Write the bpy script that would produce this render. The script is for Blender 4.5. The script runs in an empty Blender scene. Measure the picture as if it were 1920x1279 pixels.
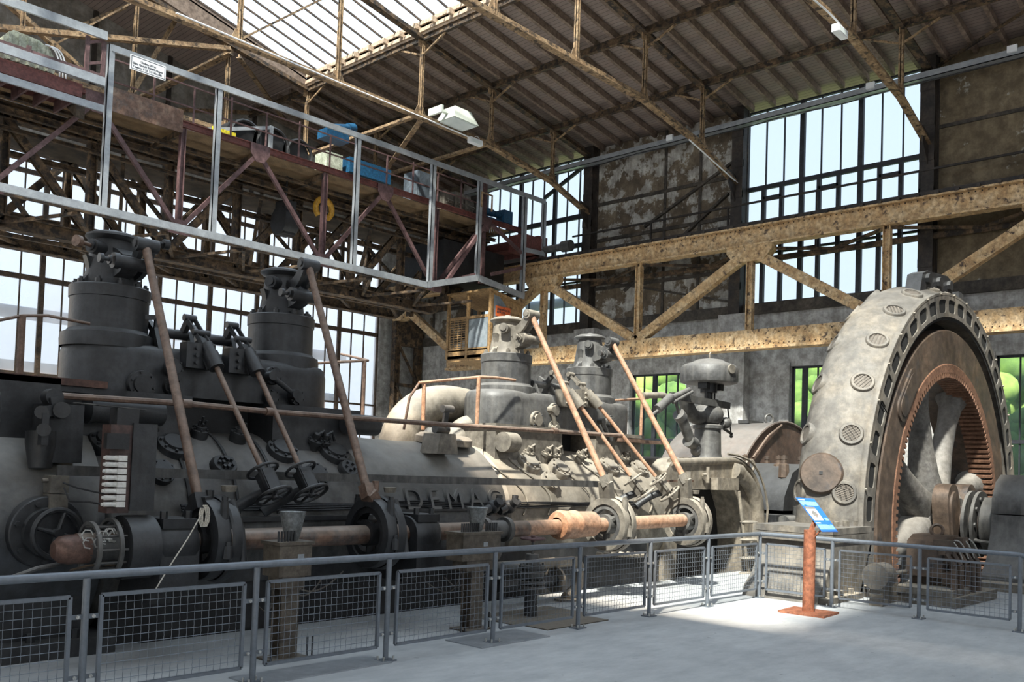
import bpy, math, random
from mathutils import Vector, Matrix
R = math.radians
PI = math.pi
random.seed(7)
S = bpy.context.scene
COL = S.collection

# ------------------------------------------------------------------ camera
F_PX, PITCH, ROLL, PPY, YAW, CAM_Z = 1704.67, 0.0395873, 0.0345095, 810.134, 0.7464419, 1.9
_fw = Vector((math.cos(YAW) * math.cos(PITCH), math.sin(YAW) * math.cos(PITCH), math.sin(PITCH)))
_r0 = Vector((math.sin(YAW), -math.cos(YAW), 0))
_u0 = _r0.cross(_fw)
_rt = _r0 * math.cos(ROLL) + _u0 * math.sin(ROLL)
_up = -_r0 * math.sin(ROLL) + _u0 * math.cos(ROLL)
EYE = Vector((0, 0, CAM_Z))
cam_data = bpy.data.cameras.new('camera')
cam = bpy.data.objects.new('camera', cam_data)
COL.objects.link(cam)
cam.matrix_world = Matrix(((_rt.x, _up.x, -_fw.x, EYE.x), (_rt.y, _up.y, -_fw.y, EYE.y), (_rt.z, _up.z, -_fw.z, EYE.z), (0, 0, 0, 1)))
cam_data.sensor_width = 36
cam_data.lens = F_PX / 1920 * 36
cam_data.shift_y = (PPY - 639.5) / 1920
cam_data.clip_end = 300
S.camera = cam


def bp(px, py, X=None, Y=None, Z=None):
    """The point of the plane X=, Y= or Z= that the surveyed photo position (px, py) shows."""
    d = _fw + _rt * ((px - 960) / F_PX) - _up * ((py - PPY) / F_PX)
    t = X / d.x if X is not None else (Y / d.y if Y is not None else (Z - CAM_Z) / d.z)
    return EYE + d * t


# ------------------------------------------------------------------ light
S.view_settings.view_transform = 'Standard'
S.view_settings.look = 'None'
S.view_settings.gamma = 1
S.view_settings.use_curve_mapping = False
S.view_settings.exposure = 0.32
world = bpy.data.worlds.new('sky')
S.world = world
world.use_nodes = True
wn, wl = world.node_tree.nodes, world.node_tree.links
wn.clear()
wo = wn.new('ShaderNodeOutputWorld')
wb = wn.new('ShaderNodeBackground')
wt = wn.new('ShaderNodeTexCoord')
ws = wn.new('ShaderNodeSeparateXYZ')
wr = wn.new('ShaderNodeValToRGB')
wl.new(wt.outputs['Generated'], ws.inputs[0])
wl.new(ws.outputs['Z'], wr.inputs[0])
wr.color_ramp.elements[0].position = 0.0
wr.color_ramp.elements[0].color = (0.90, 0.95, 1.0, 1)
wr.color_ramp.elements[1].position = 0.7
wr.color_ramp.elements[1].color = (0.72, 0.86, 1.0, 1)
wl.new(wr.outputs[0], wb.inputs[0])
wb.inputs[1].default_value = 2.2
wl.new(wb.outputs[0], wo.inputs[0])
sun_data = bpy.data.lights.new('sun', 'SUN')
sun_data.energy = 31.0
sun_data.color = (1.0, 0.87, 0.70)
sun_data.angle = R(2.5)
sun = bpy.data.objects.new('sun', sun_data)
COL.objects.link(sun)
sun.rotation_mode = 'QUATERNION'
SUN_DIR = Vector((0.61, 0.25, -0.755)).normalized()
sun.rotation_quaternion = SUN_DIR.to_track_quat('-Z', 'Y')
sun.location = (-10, 0, 30)


# ------------------------------------------------------------------ materials
def node_mat(name):
    m = bpy.data.materials.new(name)
    m.use_nodes = True
    nt = m.node_tree
    nt.nodes.clear()
    out = nt.nodes.new('ShaderNodeOutputMaterial')
    b = nt.nodes.new('ShaderNodeBsdfPrincipled')
    nt.links.new(b.outputs[0], out.inputs[0])
    return m, nt, b, out


def c4(c):
    return (c[0], c[1], c[2], 1)


def noise(nt, scale, detail=4, rough=0.6, stretch=None):
    g = nt.nodes.new('ShaderNodeNewGeometry')
    n = nt.nodes.new('ShaderNodeTexNoise')
    n.inputs['Scale'].default_value = scale
    n.inputs['Detail'].default_value = detail
    n.inputs['Roughness'].default_value = rough
    if stretch:
        mp = nt.nodes.new('ShaderNodeMapping')
        mp.inputs['Scale'].default_value = stretch
        nt.links.new(g.outputs['Position'], mp.inputs[0])
        nt.links.new(mp.outputs[0], n.inputs['Vector'])
    else:
        nt.links.new(g.outputs['Position'], n.inputs['Vector'])
    return n.outputs['Fac']


def ramp(nt, fac, stops):
    r = nt.nodes.new('ShaderNodeValToRGB')
    els = r.color_ramp.elements
    while len(els) < len(stops):
        els.new(0.5)
    for el, (p, c) in zip(els, stops):
        el.position = p
        el.color = c4(c) if not isinstance(c, (int, float)) else (c, c, c, 1)
    nt.links.new(fac, r.inputs[0])
    return r.outputs[0]


def mixc(nt, fac, a, b):
    m = nt.nodes.new('ShaderNodeMix')
    m.data_type = 'RGBA'
    nt.links.new(fac, m.inputs[0])
    for s, v in ((6, a), (7, b)):
        if isinstance(v, tuple):
            m.inputs[s].default_value = c4(v)
        else:
            nt.links.new(v, m.inputs[s])
    return m.outputs[2]


def mth(nt, op, a, b=0.0, clamp=False):
    m = nt.nodes.new('ShaderNodeMath')
    m.operation = op
    m.use_clamp = clamp
    for s, v in ((0, a), (1, b)):
        if isinstance(v, (int, float)):
            m.inputs[s].default_value = v
        else:
            nt.links.new(v, m.inputs[s])
    return m.outputs[0]


def mat(name, stops, scale=3.0, rough=0.6, metal=0.0, bump=0.0, bscale=None, dust=None, dustamt=0.6, streak=None, second=None, detail=5, grime=0.75):
    """Noise coloured surface; dust = settled dust colour on faces that look up; second = (colour, scale, lo, hi) patches."""
    m, nt, b, out = node_mat(name)
    col = ramp(nt, noise(nt, scale, detail), stops)
    if second:
        sc, ss, lo, hi = second
        col = mixc(nt, ramp(nt, noise(nt, ss, 8, 0.68), [(lo, 0.0), (hi, 1.0)]), col, sc)
    if grime:
        mm = nt.nodes.new('ShaderNodeMix')
        mm.data_type = 'RGBA'
        mm.blend_type = 'MULTIPLY'
        nt.links.new(ramp(nt, noise(nt, scale * 3.3, 9, 0.72), [(0.40, grime), (0.62, 0.0)]), mm.inputs[0])
        nt.links.new(col, mm.inputs[6])
        mm.inputs[7].default_value = (0.33, 0.31, 0.29, 1)
        col = mm.outputs[2]
    if streak:
        f = ramp(nt, noise(nt, 2.0, 3, 0.6, (3.5, 3.5, 0.25)), [(0.45, 0.0), (0.75, streak[1])])
        col = mixc(nt, f, col, streak[0])
    if dust:
        g = nt.nodes.new('ShaderNodeNewGeometry')
        s = nt.nodes.new('ShaderNodeSeparateXYZ')
        nt.links.new(g.outputs['Normal'], s.inputs[0])
        f = mth(nt, 'MULTIPLY_ADD', s.outputs['Z'], 1.0)
        f.node.inputs[2].default_value = 0.0
        f = mth(nt, 'ADD', f, mth(nt, 'MULTIPLY', mth(nt, 'SUBTRACT', noise(nt, 6, 4), 0.5), 0.7))
        f = mth(nt, 'MULTIPLY', f, dustamt, True)
        col = mixc(nt, f, col, dust)
    nt.links.new(col, b.inputs['Base Color'])
    b.inputs['Roughness'].default_value = rough
    b.inputs['Metallic'].default_value = metal
    if bump:
        bn = nt.nodes.new('ShaderNodeBump')
        bn.inputs['Strength'].default_value = bump
        bn.inputs['Distance'].default_value = 0.02
        nt.links.new(noise(nt, bscale or scale * 6, 5), bn.inputs['Height'])
        nt.links.new(bn.outputs[0], b.inputs['Normal'])
    return m


def glass(name, tint, haze=0.1, hazecol=(0.8, 0.85, 0.9), scale=1.2, streak=(1, 1, 1)):
    m, nt, b, out = node_mat(name)
    nt.nodes.remove(b)
    tr = nt.nodes.new('ShaderNodeBsdfTransparent')
    tr.inputs[0].default_value = c4(tint)
    tl = nt.nodes.new('ShaderNodeBsdfTranslucent')
    tl.inputs[0].default_value = c4(hazecol)
    mx = nt.nodes.new('ShaderNodeMixShader')
    f = ramp(nt, noise(nt, scale, 3, 0.5, streak), [(0.3, haze * 0.4), (0.7, haze * 1.6)])
    nt.links.new(f, mx.inputs[0])
    nt.links.new(tr.outputs[0], mx.inputs[1])
    nt.links.new(tl.outputs[0], mx.inputs[2])
    nt.links.new(mx.outputs[0], out.inputs[0])
    return m


def perforated(name, col, pitch, hole, axis_a=0, axis_b=1):
    """Expanded metal sheet: see-through where the holes are."""
    m, nt, b, out = node_mat(name)
    g = nt.nodes.new('ShaderNodeNewGeometry')
    s = nt.nodes.new('ShaderNodeSeparateXYZ')
    nt.links.new(g.outputs['Position'], s.inputs[0])
    ax = [s.outputs['X'], s.outputs['Y'], s.outputs['Z']]
    wa = mth(nt, 'SINE', mth(nt, 'MULTIPLY', ax[axis_a], 2 * PI / pitch))
    wb_ = mth(nt, 'SINE', mth(nt, 'MULTIPLY', ax[axis_b], 2 * PI / pitch))
    f = mth(nt, 'GREATER_THAN', mth(nt, 'MULTIPLY', wa, wb_), hole)
    nt.links.new(ramp(nt, noise(nt, 2.5, 5), [(0.3, col[0]), (0.7, col[1])]), b.inputs['Base Color'])
    b.inputs['Roughness'].default_value = 0.8
    tr = nt.nodes.new('ShaderNodeBsdfTransparent')
    mx = nt.nodes.new('ShaderNodeMixShader')
    nt.links.new(f, mx.inputs[0])
    nt.links.new(b.outputs[0], mx.inputs[1])
    nt.links.new(tr.outputs[0], mx.inputs[2])
    nt.links.new(mx.outputs[0], out.inputs[0])
    return m


DUST = (0.40, 0.36, 0.31)
M = {}
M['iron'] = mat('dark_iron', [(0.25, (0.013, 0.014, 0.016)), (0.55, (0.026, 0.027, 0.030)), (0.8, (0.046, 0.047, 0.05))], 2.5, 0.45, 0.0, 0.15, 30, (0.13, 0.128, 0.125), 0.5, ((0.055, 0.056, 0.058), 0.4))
M['iron2'] = mat('dusty_sunlit_iron', [(0.25, (0.105, 0.095, 0.08)), (0.55, (0.20, 0.178, 0.145)), (0.8, (0.29, 0.255, 0.205))], 2.2, 0.6, 0.0, 0.15, 30, (0.45, 0.39, 0.31), 0.75, ((0.10, 0.09, 0.08), 0.5))  # dust, plus warm sunlight mixed into the iron colour
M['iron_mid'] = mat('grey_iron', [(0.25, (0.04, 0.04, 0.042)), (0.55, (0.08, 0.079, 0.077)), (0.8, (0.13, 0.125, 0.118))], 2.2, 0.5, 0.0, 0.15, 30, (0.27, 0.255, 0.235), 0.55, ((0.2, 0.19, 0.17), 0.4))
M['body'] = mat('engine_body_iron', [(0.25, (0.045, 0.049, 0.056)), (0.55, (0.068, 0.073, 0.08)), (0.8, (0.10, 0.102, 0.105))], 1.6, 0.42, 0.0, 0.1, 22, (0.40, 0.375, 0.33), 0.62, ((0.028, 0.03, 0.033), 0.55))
M['pale'] = mat('dusty_sunlit_casting', [(0.25, (0.20, 0.172, 0.135)), (0.55, (0.30, 0.258, 0.20)), (0.8, (0.39, 0.335, 0.26))], 1.8, 0.62, 0.0, 0.1, 20, (0.40, 0.365, 0.315), 0.4, ((0.10, 0.095, 0.088), 0.55))  # dust, plus the beige of sunlight mixed into the colour
M['void'] = mat('interior_shade_black', [(0.3, (0.004, 0.004, 0.004)), (0.7, (0.012, 0.011, 0.010))], 4, 0.95)  # flat black standing in for shade inside the generator
M['stator'] = mat('grey_stator_casting', [(0.25, (0.11, 0.101, 0.09)), (0.55, (0.165, 0.15, 0.13)), (0.8, (0.235, 0.21, 0.175))], 1.3, 0.66, 0.0, 0.1, 20, (0.20, 0.188, 0.17), 0.35, ((0.07, 0.068, 0.066), 0.5), ((0.34, 0.285, 0.21), 0.8, 0.48, 0.72))  # casting grey, warmed to carry some of the sunlight
M['black'] = mat('black_iron', [(0.3, (0.008, 0.008, 0.009)), (0.7, (0.025, 0.025, 0.027))], 4, 0.5, 0, 0.1, 40)
M['rustrod'] = mat('rusty_rod', [(0.25, (0.13, 0.075, 0.052)), (0.55, (0.20, 0.125, 0.09)), (0.8, (0.28, 0.195, 0.15))], 5, 0.55, 0.1, 0.1, 40, (0.42, 0.35, 0.29), 0.5)
M['rustrod_hot'] = mat('orange_rusty_rod', [(0.25, (0.40, 0.20, 0.11)), (0.55, (0.50, 0.28, 0.17)), (0.8, (0.55, 0.36, 0.25))], 5, 0.6, 0.0, 0.1, 40, (0.55, 0.45, 0.35), 0.4)
M['shaft'] = mat('oily_rusty_shaft', [(0.25, (0.13, 0.07, 0.045)), (0.55, (0.22, 0.13, 0.09)), (0.8, (0.30, 0.21, 0.15))], 3, 0.4, 0.3, 0.05, 30, (0.42, 0.36, 0.30), 0.6, None, ((0.10, 0.09, 0.085), 1.6, 0.5, 0.62))
M['copper'] = mat('coppery_dome', [(0.3, (0.12, 0.065, 0.05)), (0.7, (0.20, 0.115, 0.085))], 6, 0.45, 0.3)
M['ochre'] = mat('ochre_peeling_steel', [(0.25, (0.40, 0.22, 0.09)), (0.5, (0.60, 0.40, 0.20)), (0.75, (0.74, 0.57, 0.36))], 3.0, 0.7, 0, 0.25, 18, (0.5, 0.42, 0.32), 0.3, None, ((0.09, 0.055, 0.035), 5.5, 0.56, 0.64))
M['ochre_dark'] = mat('weathered_brown_steel', [(0.25, (0.045, 0.03, 0.02)), (0.5, (0.12, 0.075, 0.04)), (0.75, (0.30, 0.195, 0.105))], 3.2, 0.75, 0, 0.25, 18, (0.30, 0.24, 0.17), 0.3, None, ((0.025, 0.018, 0.013), 4.5, 0.47, 0.57))
M['truss'] = mat('flaking_truss_steel', [(0.25, (0.15, 0.09, 0.045)), (0.5, (0.33, 0.215, 0.115)), (0.78, (0.50, 0.37, 0.22))], 4.0, 0.75, 0, 0.3, 20, (0.46, 0.38, 0.28), 0.3, None, ((0.055, 0.035, 0.02), 6.0, 0.52, 0.6))
M['purple'] = mat('red_primed_steel', [(0.3, (0.085, 0.042, 0.042)), (0.7, (0.16, 0.09, 0.09))], 3, 0.6, 0, 0.1, 30)
M['redlead'] = mat('red_lead_steel', [(0.3, (0.13, 0.035, 0.028)), (0.7, (0.20, 0.07, 0.058))], 3, 0.6, 0, 0.1, 30)
M['galv'] = mat('galvanised_steel', [(0.3, (0.30, 0.32, 0.34)), (0.7, (0.43, 0.45, 0.47))], 3, 0.45, 0.4, grime=0.25)
M['fence'] = mat('grey_painted_rail', [(0.3, (0.16, 0.18, 0.205)), (0.7, (0.20, 0.22, 0.25))], 6, 0.38, 0.35, grime=0.2)
M['zinc'] = mat('zinc_bolt', [(0.3, (0.6, 0.6, 0.58)), (0.7, (0.75, 0.74, 0.7))], 20, 0.35, 0.6)
M['deckmesh'] = perforated('expanded_metal', ((0.13, 0.085, 0.045), (0.30, 0.20, 0.11)), 0.10, 0.45)
M['plankbrown'] = mat('red_brown_plank', [(0.3, (0.085, 0.04, 0.03)), (0.7, (0.14, 0.07, 0.05))], 4, 0.7)
M['darkplate'] = mat('dark_corroded_plate', [(0.3, (0.03, 0.025, 0.02)), (0.7, (0.12, 0.085, 0.055))], 3, 0.8, 0, 0.2, 20)
M['timber'] = mat('brown_rafter_timber', [(0.3, (0.19, 0.135, 0.10)), (0.7, (0.29, 0.215, 0.165))], 2.5, 0.8, 0, 0.15, 30)
M['palewood'] = mat('pale_new_wood', [(0.3, (0.50, 0.37, 0.26)), (0.7, (0.64, 0.50, 0.37))], 4, 0.75)
M['winframe'] = mat('dark_window_steel', [(0.3, (0.012, 0.014, 0.02)), (0.7, (0.035, 0.038, 0.048))], 4, 0.6)
M['winrust'] = mat('brown_window_steel', [(0.3, (0.04, 0.03, 0.022)), (0.7, (0.14, 0.09, 0.055))], 5, 0.7)
M['column'] = mat('blackened_column', [(0.3, (0.018, 0.015, 0.014)), (0.6, (0.05, 0.038, 0.03)), (0.8, (0.12, 0.08, 0.05))], 3, 0.7, 0, 0.2, 20)
M['concrete'] = mat('old_concrete_wall', [(0.25, (0.36, 0.35, 0.335)), (0.5, (0.48, 0.47, 0.45)), (0.8, (0.58, 0.565, 0.54))], 1.1, 0.85, 0, 0.15, 12, None, 0, ((0.17, 0.16, 0.15), 0.55))
M['gable'] = mat('stained_gable_plaster', [(0.25, (0.20, 0.185, 0.16)), (0.5, (0.31, 0.29, 0.26)), (0.8, (0.39, 0.37, 0.34))], 0.7, 0.85, 0, 0.1, 10, None, 0, ((0.16, 0.13, 0.10), 0.5))
M['peel'] = mat('peeling_plaster', [(0.3, (0.10, 0.075, 0.05)), (0.55, (0.18, 0.14, 0.095)), (0.8, (0.25, 0.20, 0.14))], 0.9, 0.85, 0, 0.2, 10, None, 0, ((0.08, 0.06, 0.04), 0.5), ((0.50, 0.48, 0.44), 1.5, 0.49, 0.53))
M['brownpanel'] = mat('ochre_brown_plaster', [(0.3, (0.14, 0.105, 0.06)), (0.55, (0.20, 0.155, 0.095)), (0.8, (0.25, 0.20, 0.13))], 0.8, 0.85, 0, 0.15, 10, None, 0, ((0.10, 0.075, 0.045), 0.45), ((0.38, 0.36, 0.31), 1.3, 0.62, 0.65))
M['dark_trim'] = mat('dark_brown_trim', [(0.3, (0.03, 0.026, 0.022)), (0.7, (0.12, 0.10, 0.08))], 2, 0.85)
M['white'] = mat('white_enamel', [(0.3, (0.72, 0.73, 0.74)), (0.7, (0.80, 0.81, 0.82))], 3, 0.4, grime=0)
M['lampbody'] = mat('pale_green_lamp_housing', [(0.3, (0.50, 0.54, 0.47)), (0.7, (0.60, 0.63, 0.56))], 4, 0.4, grime=0.15)
M['lampglass'] = mat('lamp_glass', [(0.3, (0.62, 0.68, 0.66)), (0.7, (0.72, 0.77, 0.75))], 4, 0.15, grime=0)
M['ink'] = mat('black_lettering', [(0.3, (0.02, 0.02, 0.03)), (0.7, (0.04, 0.04, 0.05))], 9, 0.6, grime=0)
M['blue'] = mat('sign_blue', [(0.3, (0.010, 0.10, 0.42)), (0.7, (0.013, 0.115, 0.46))], 9, 0.35, grime=0)
M['lightblue'] = mat('sign_text_blue', [(0.3, (0.09, 0.25, 0.60)), (0.7, (0.22, 0.40, 0.72))], 90, 0.4, grime=0)
M['corten'] = mat('rusted_steel_post', [(0.25, (0.27, 0.085, 0.04)), (0.55, (0.36, 0.13, 0.065)), (0.8, (0.44, 0.19, 0.11))], 5, 0.7, 0, 0.1, 40)
M['bluemotor'] = mat('blue_motor_paint', [(0.3, (0.010, 0.06, 0.14)), (0.7, (0.016, 0.10, 0.20))], 5, 0.45)
M['yellow'] = mat('hook_yellow', [(0.3, (0.55, 0.27, 0.02)), (0.7, (0.70, 0.38, 0.04))], 5, 0.5)
M['lime'] = mat('warning_yellow', [(0.3, (0.68, 0.55, 0.02)), (0.7, (0.75, 0.62, 0.03))], 5, 0.5)
M['cabpaint'] = mat('tan_cab_paint', [(0.25, (0.27, 0.16, 0.065)), (0.55, (0.38, 0.235, 0.105)), (0.8, (0.47, 0.31, 0.16))], 3, 0.6, 0, 0.1, 30, None, 0, None, ((0.14, 0.075, 0.04), 5, 0.6, 0.68))
M['cabglass'] = mat('cloudy_cab_glass', [(0.3, (0.16, 0.19, 0.21)), (0.7, (0.28, 0.31, 0.33))], 3, 0.3, grime=0.3)
M['orange'] = mat('orange_notice', [(0.3, (0.72, 0.13, 0.03)), (0.7, (0.8, 0.17, 0.05))], 7, 0.5)
M['greygreen'] = mat('pale_green_machine', [(0.3, (0.36, 0.40, 0.30)), (0.7, (0.60, 0.62, 0.50))], 4, 0.5)
M['cabinet'] = mat('slate_cabinet', [(0.3, (0.075, 0.095, 0.12)), (0.7, (0.13, 0.155, 0.18))], 3, 0.5)
M['rotor'] = mat('rusty_rotor_steel', [(0.25, (0.055, 0.042, 0.035)), (0.5, (0.105, 0.074, 0.054)), (0.8, (0.18, 0.115, 0.075))], 1.6, 0.55, 0.1, 0.1, 30, None, 0, None, ((0.05, 0.05, 0.055), 1.4, 0.56, 0.66))
M['rotorrust'] = mat('orange_rotor_teeth', [(0.3, (0.16, 0.075, 0.042)), (0.7, (0.27, 0.14, 0.085))], 5, 0.7)
M['spoke'] = mat('worn_spoke_casting', [(0.25, (0.075, 0.072, 0.07)), (0.5, (0.14, 0.132, 0.122)), (0.8, (0.23, 0.212, 0.19))], 2.2, 0.6, 0, 0.15, 20, DUST, 0.4, None, ((0.06, 0.055, 0.055), 2.5, 0.58, 0.68))
M['grille'] = perforated('vent_grille', ((0.10, 0.085, 0.07), (0.17, 0.145, 0.12)), 0.034, 0.1, 0, 2)
M['brownsheet'] = mat('brown_sheet_guard', [(0.25, (0.085, 0.05, 0.035)), (0.6, (0.14, 0.085, 0.06)), (0.85, (0.19, 0.13, 0.10))], 1.4, 0.6, 0, 0.05, 20, (0.25, 0.24, 0.225), 0.75)
M['porcelain'] = mat('white_porcelain', [(0.3, (0.60, 0.58, 0.54)), (0.7, (0.74, 0.72, 0.68))], 12, 0.35, grime=0.25)
M['box_dark'] = mat('red_brown_panel', [(0.3, (0.06, 0.03, 0.025)), (0.7, (0.11, 0.06, 0.05))], 5, 0.5)
M['olive'] = mat('brown_lubricator_paint', [(0.3, (0.085, 0.068, 0.05)), (0.7, (0.15, 0.12, 0.09))], 4, 0.5, 0, 0.1, 30, (0.3, 0.27, 0.23), 0.4)
M['zincfunnel'] = mat('weathered_zinc_funnel', [(0.3, (0.20, 0.21, 0.21)), (0.7, (0.33, 0.34, 0.34))], 8, 0.5, 0.4)
M['rope'] = mat('white_rope', [(0.3, (0.62, 0.57, 0.48)), (0.7, (0.74, 0.69, 0.6))], 30, 0.9)
M['foliage'] = mat('green_foliage', [(0.3, (0.025, 0.065, 0.02)), (0.5, (0.12, 0.235, 0.045)), (0.72, (0.36, 0.50, 0.12))], 0.7, 0.9, grime=0)
M['outpipe'] = mat('blue_grey_pipe', [(0.3, (0.24, 0.29, 0.35)), (0.7, (0.30, 0.35, 0.41))], 1, 0.6, grime=0)
M['brick'] = mat('pink_brick_wall', [(0.3, (0.46, 0.25, 0.19)), (0.7, (0.60, 0.41, 0.34))], 0.5, 0.9)
M['outgrey'] = mat('grey_cladding', [(0.3, (0.50, 0.46, 0.42)), (0.7, (0.66, 0.60, 0.53))], 0.4, 0.9)
M['grass'] = mat('outside_ground', [(0.3, (0.17, 0.17, 0.14)), (0.7, (0.26, 0.25, 0.22))], 0.5, 0.95)
M['clear'] = glass('clear_dusty_glass', (0.59, 0.62, 0.65), 0.05)
M['frost'] = glass('frosted_wired_glass', (0.62, 0.655, 0.69), 0.30, (0.78, 0.80, 0.82), 0.5, (1, 1, 0.7))
M['roofglass'] = glass('milky_roof_glass', (0.60, 0.645, 0.69), 0.08, (0.8, 0.86, 0.92))


def floor_mat():
    m, nt, b, out = node_mat('screeded_concrete')
    a = ramp(nt, noise(nt, 0.5, 6, 0.6), [(0.25, (0.38, 0.39, 0.395)), (0.5, (0.46, 0.47, 0.47)), (0.8, (0.54, 0.545, 0.54))])
    s2 = ramp(nt, noise(nt, 1.6, 9, 0.72, (1, 2.2, 1)), [(0.38, 0.0), (0.68, 0.75)])
    a = mixc(nt, s2, a, (0.29, 0.30, 0.31))
    sp = ramp(nt, noise(nt, 7, 2, 0.5), [(0.72, 0.0), (0.76, 0.6)])
    a = mixc(nt, sp, a, (0.14, 0.14, 0.14))
    nt.links.new(a, b.inputs['Base Color'])
    b.inputs['Roughness'].default_value = 0.62
    bn = nt.nodes.new('ShaderNodeBump')
    bn.inputs['Strength'].default_value = 0.12
    bn.inputs['Distance'].default_value = 0.01
    nt.links.new(noise(nt, 25, 5), bn.inputs['Height'])
    nt.links.new(bn.outputs[0], b.inputs['Normal'])
    return m


def plank_mat():
    m, nt, b, out = node_mat('roof_boards')
    g = nt.nodes.new('ShaderNodeNewGeometry')
    s = nt.nodes.new('ShaderNodeSeparateXYZ')
    nt.links.new(g.outputs['Position'], s.inputs[0])
    fr = mth(nt, 'FRACT', mth(nt, 'MULTIPLY', s.outputs['X'], 7.0))
    gap = ramp(nt, fr, [(0.05, 1.0), (0.10, 0.0)])
    wn_ = nt.nodes.new('ShaderNodeTexWhiteNoise')
    wn_.noise_dimensions = '1D'
    nt.links.new(mth(nt, 'FLOOR', mth(nt, 'MULTIPLY', s.outputs['X'], 7.0)), wn_.inputs['W'])
    c = ramp(nt, noise(nt, 1.0, 5, 0.6, (3, 1, 1)), [(0.3, (0.19, 0.14, 0.12)), (0.6, (0.26, 0.20, 0.17)), (0.85, (0.31, 0.26, 0.225))])
    c = mixc(nt, mth(nt, 'MULTIPLY', wn_.outputs['Value'], 0.35), c, (0.19, 0.17, 0.155))
    c = mixc(nt, gap, c, (0.02, 0.016, 0.013))
    nt.links.new(c, b.inputs['Base Color'])
    b.inputs['Roughness'].default_value = 0.75
    return m


M['floor'] = floor_mat()
M['planks'] = plank_mat()

# ------------------------------------------------------------------ mesh helpers
ORG = {}


def basis(d):
    d = Vector(d).normalized()
    a = Vector((0, 0, 1)) if abs(d.z) < 0.9 else Vector((1, 0, 0))
    u = d.cross(a).normalized()
    return d, u, u.cross(d).normalized()


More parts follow.
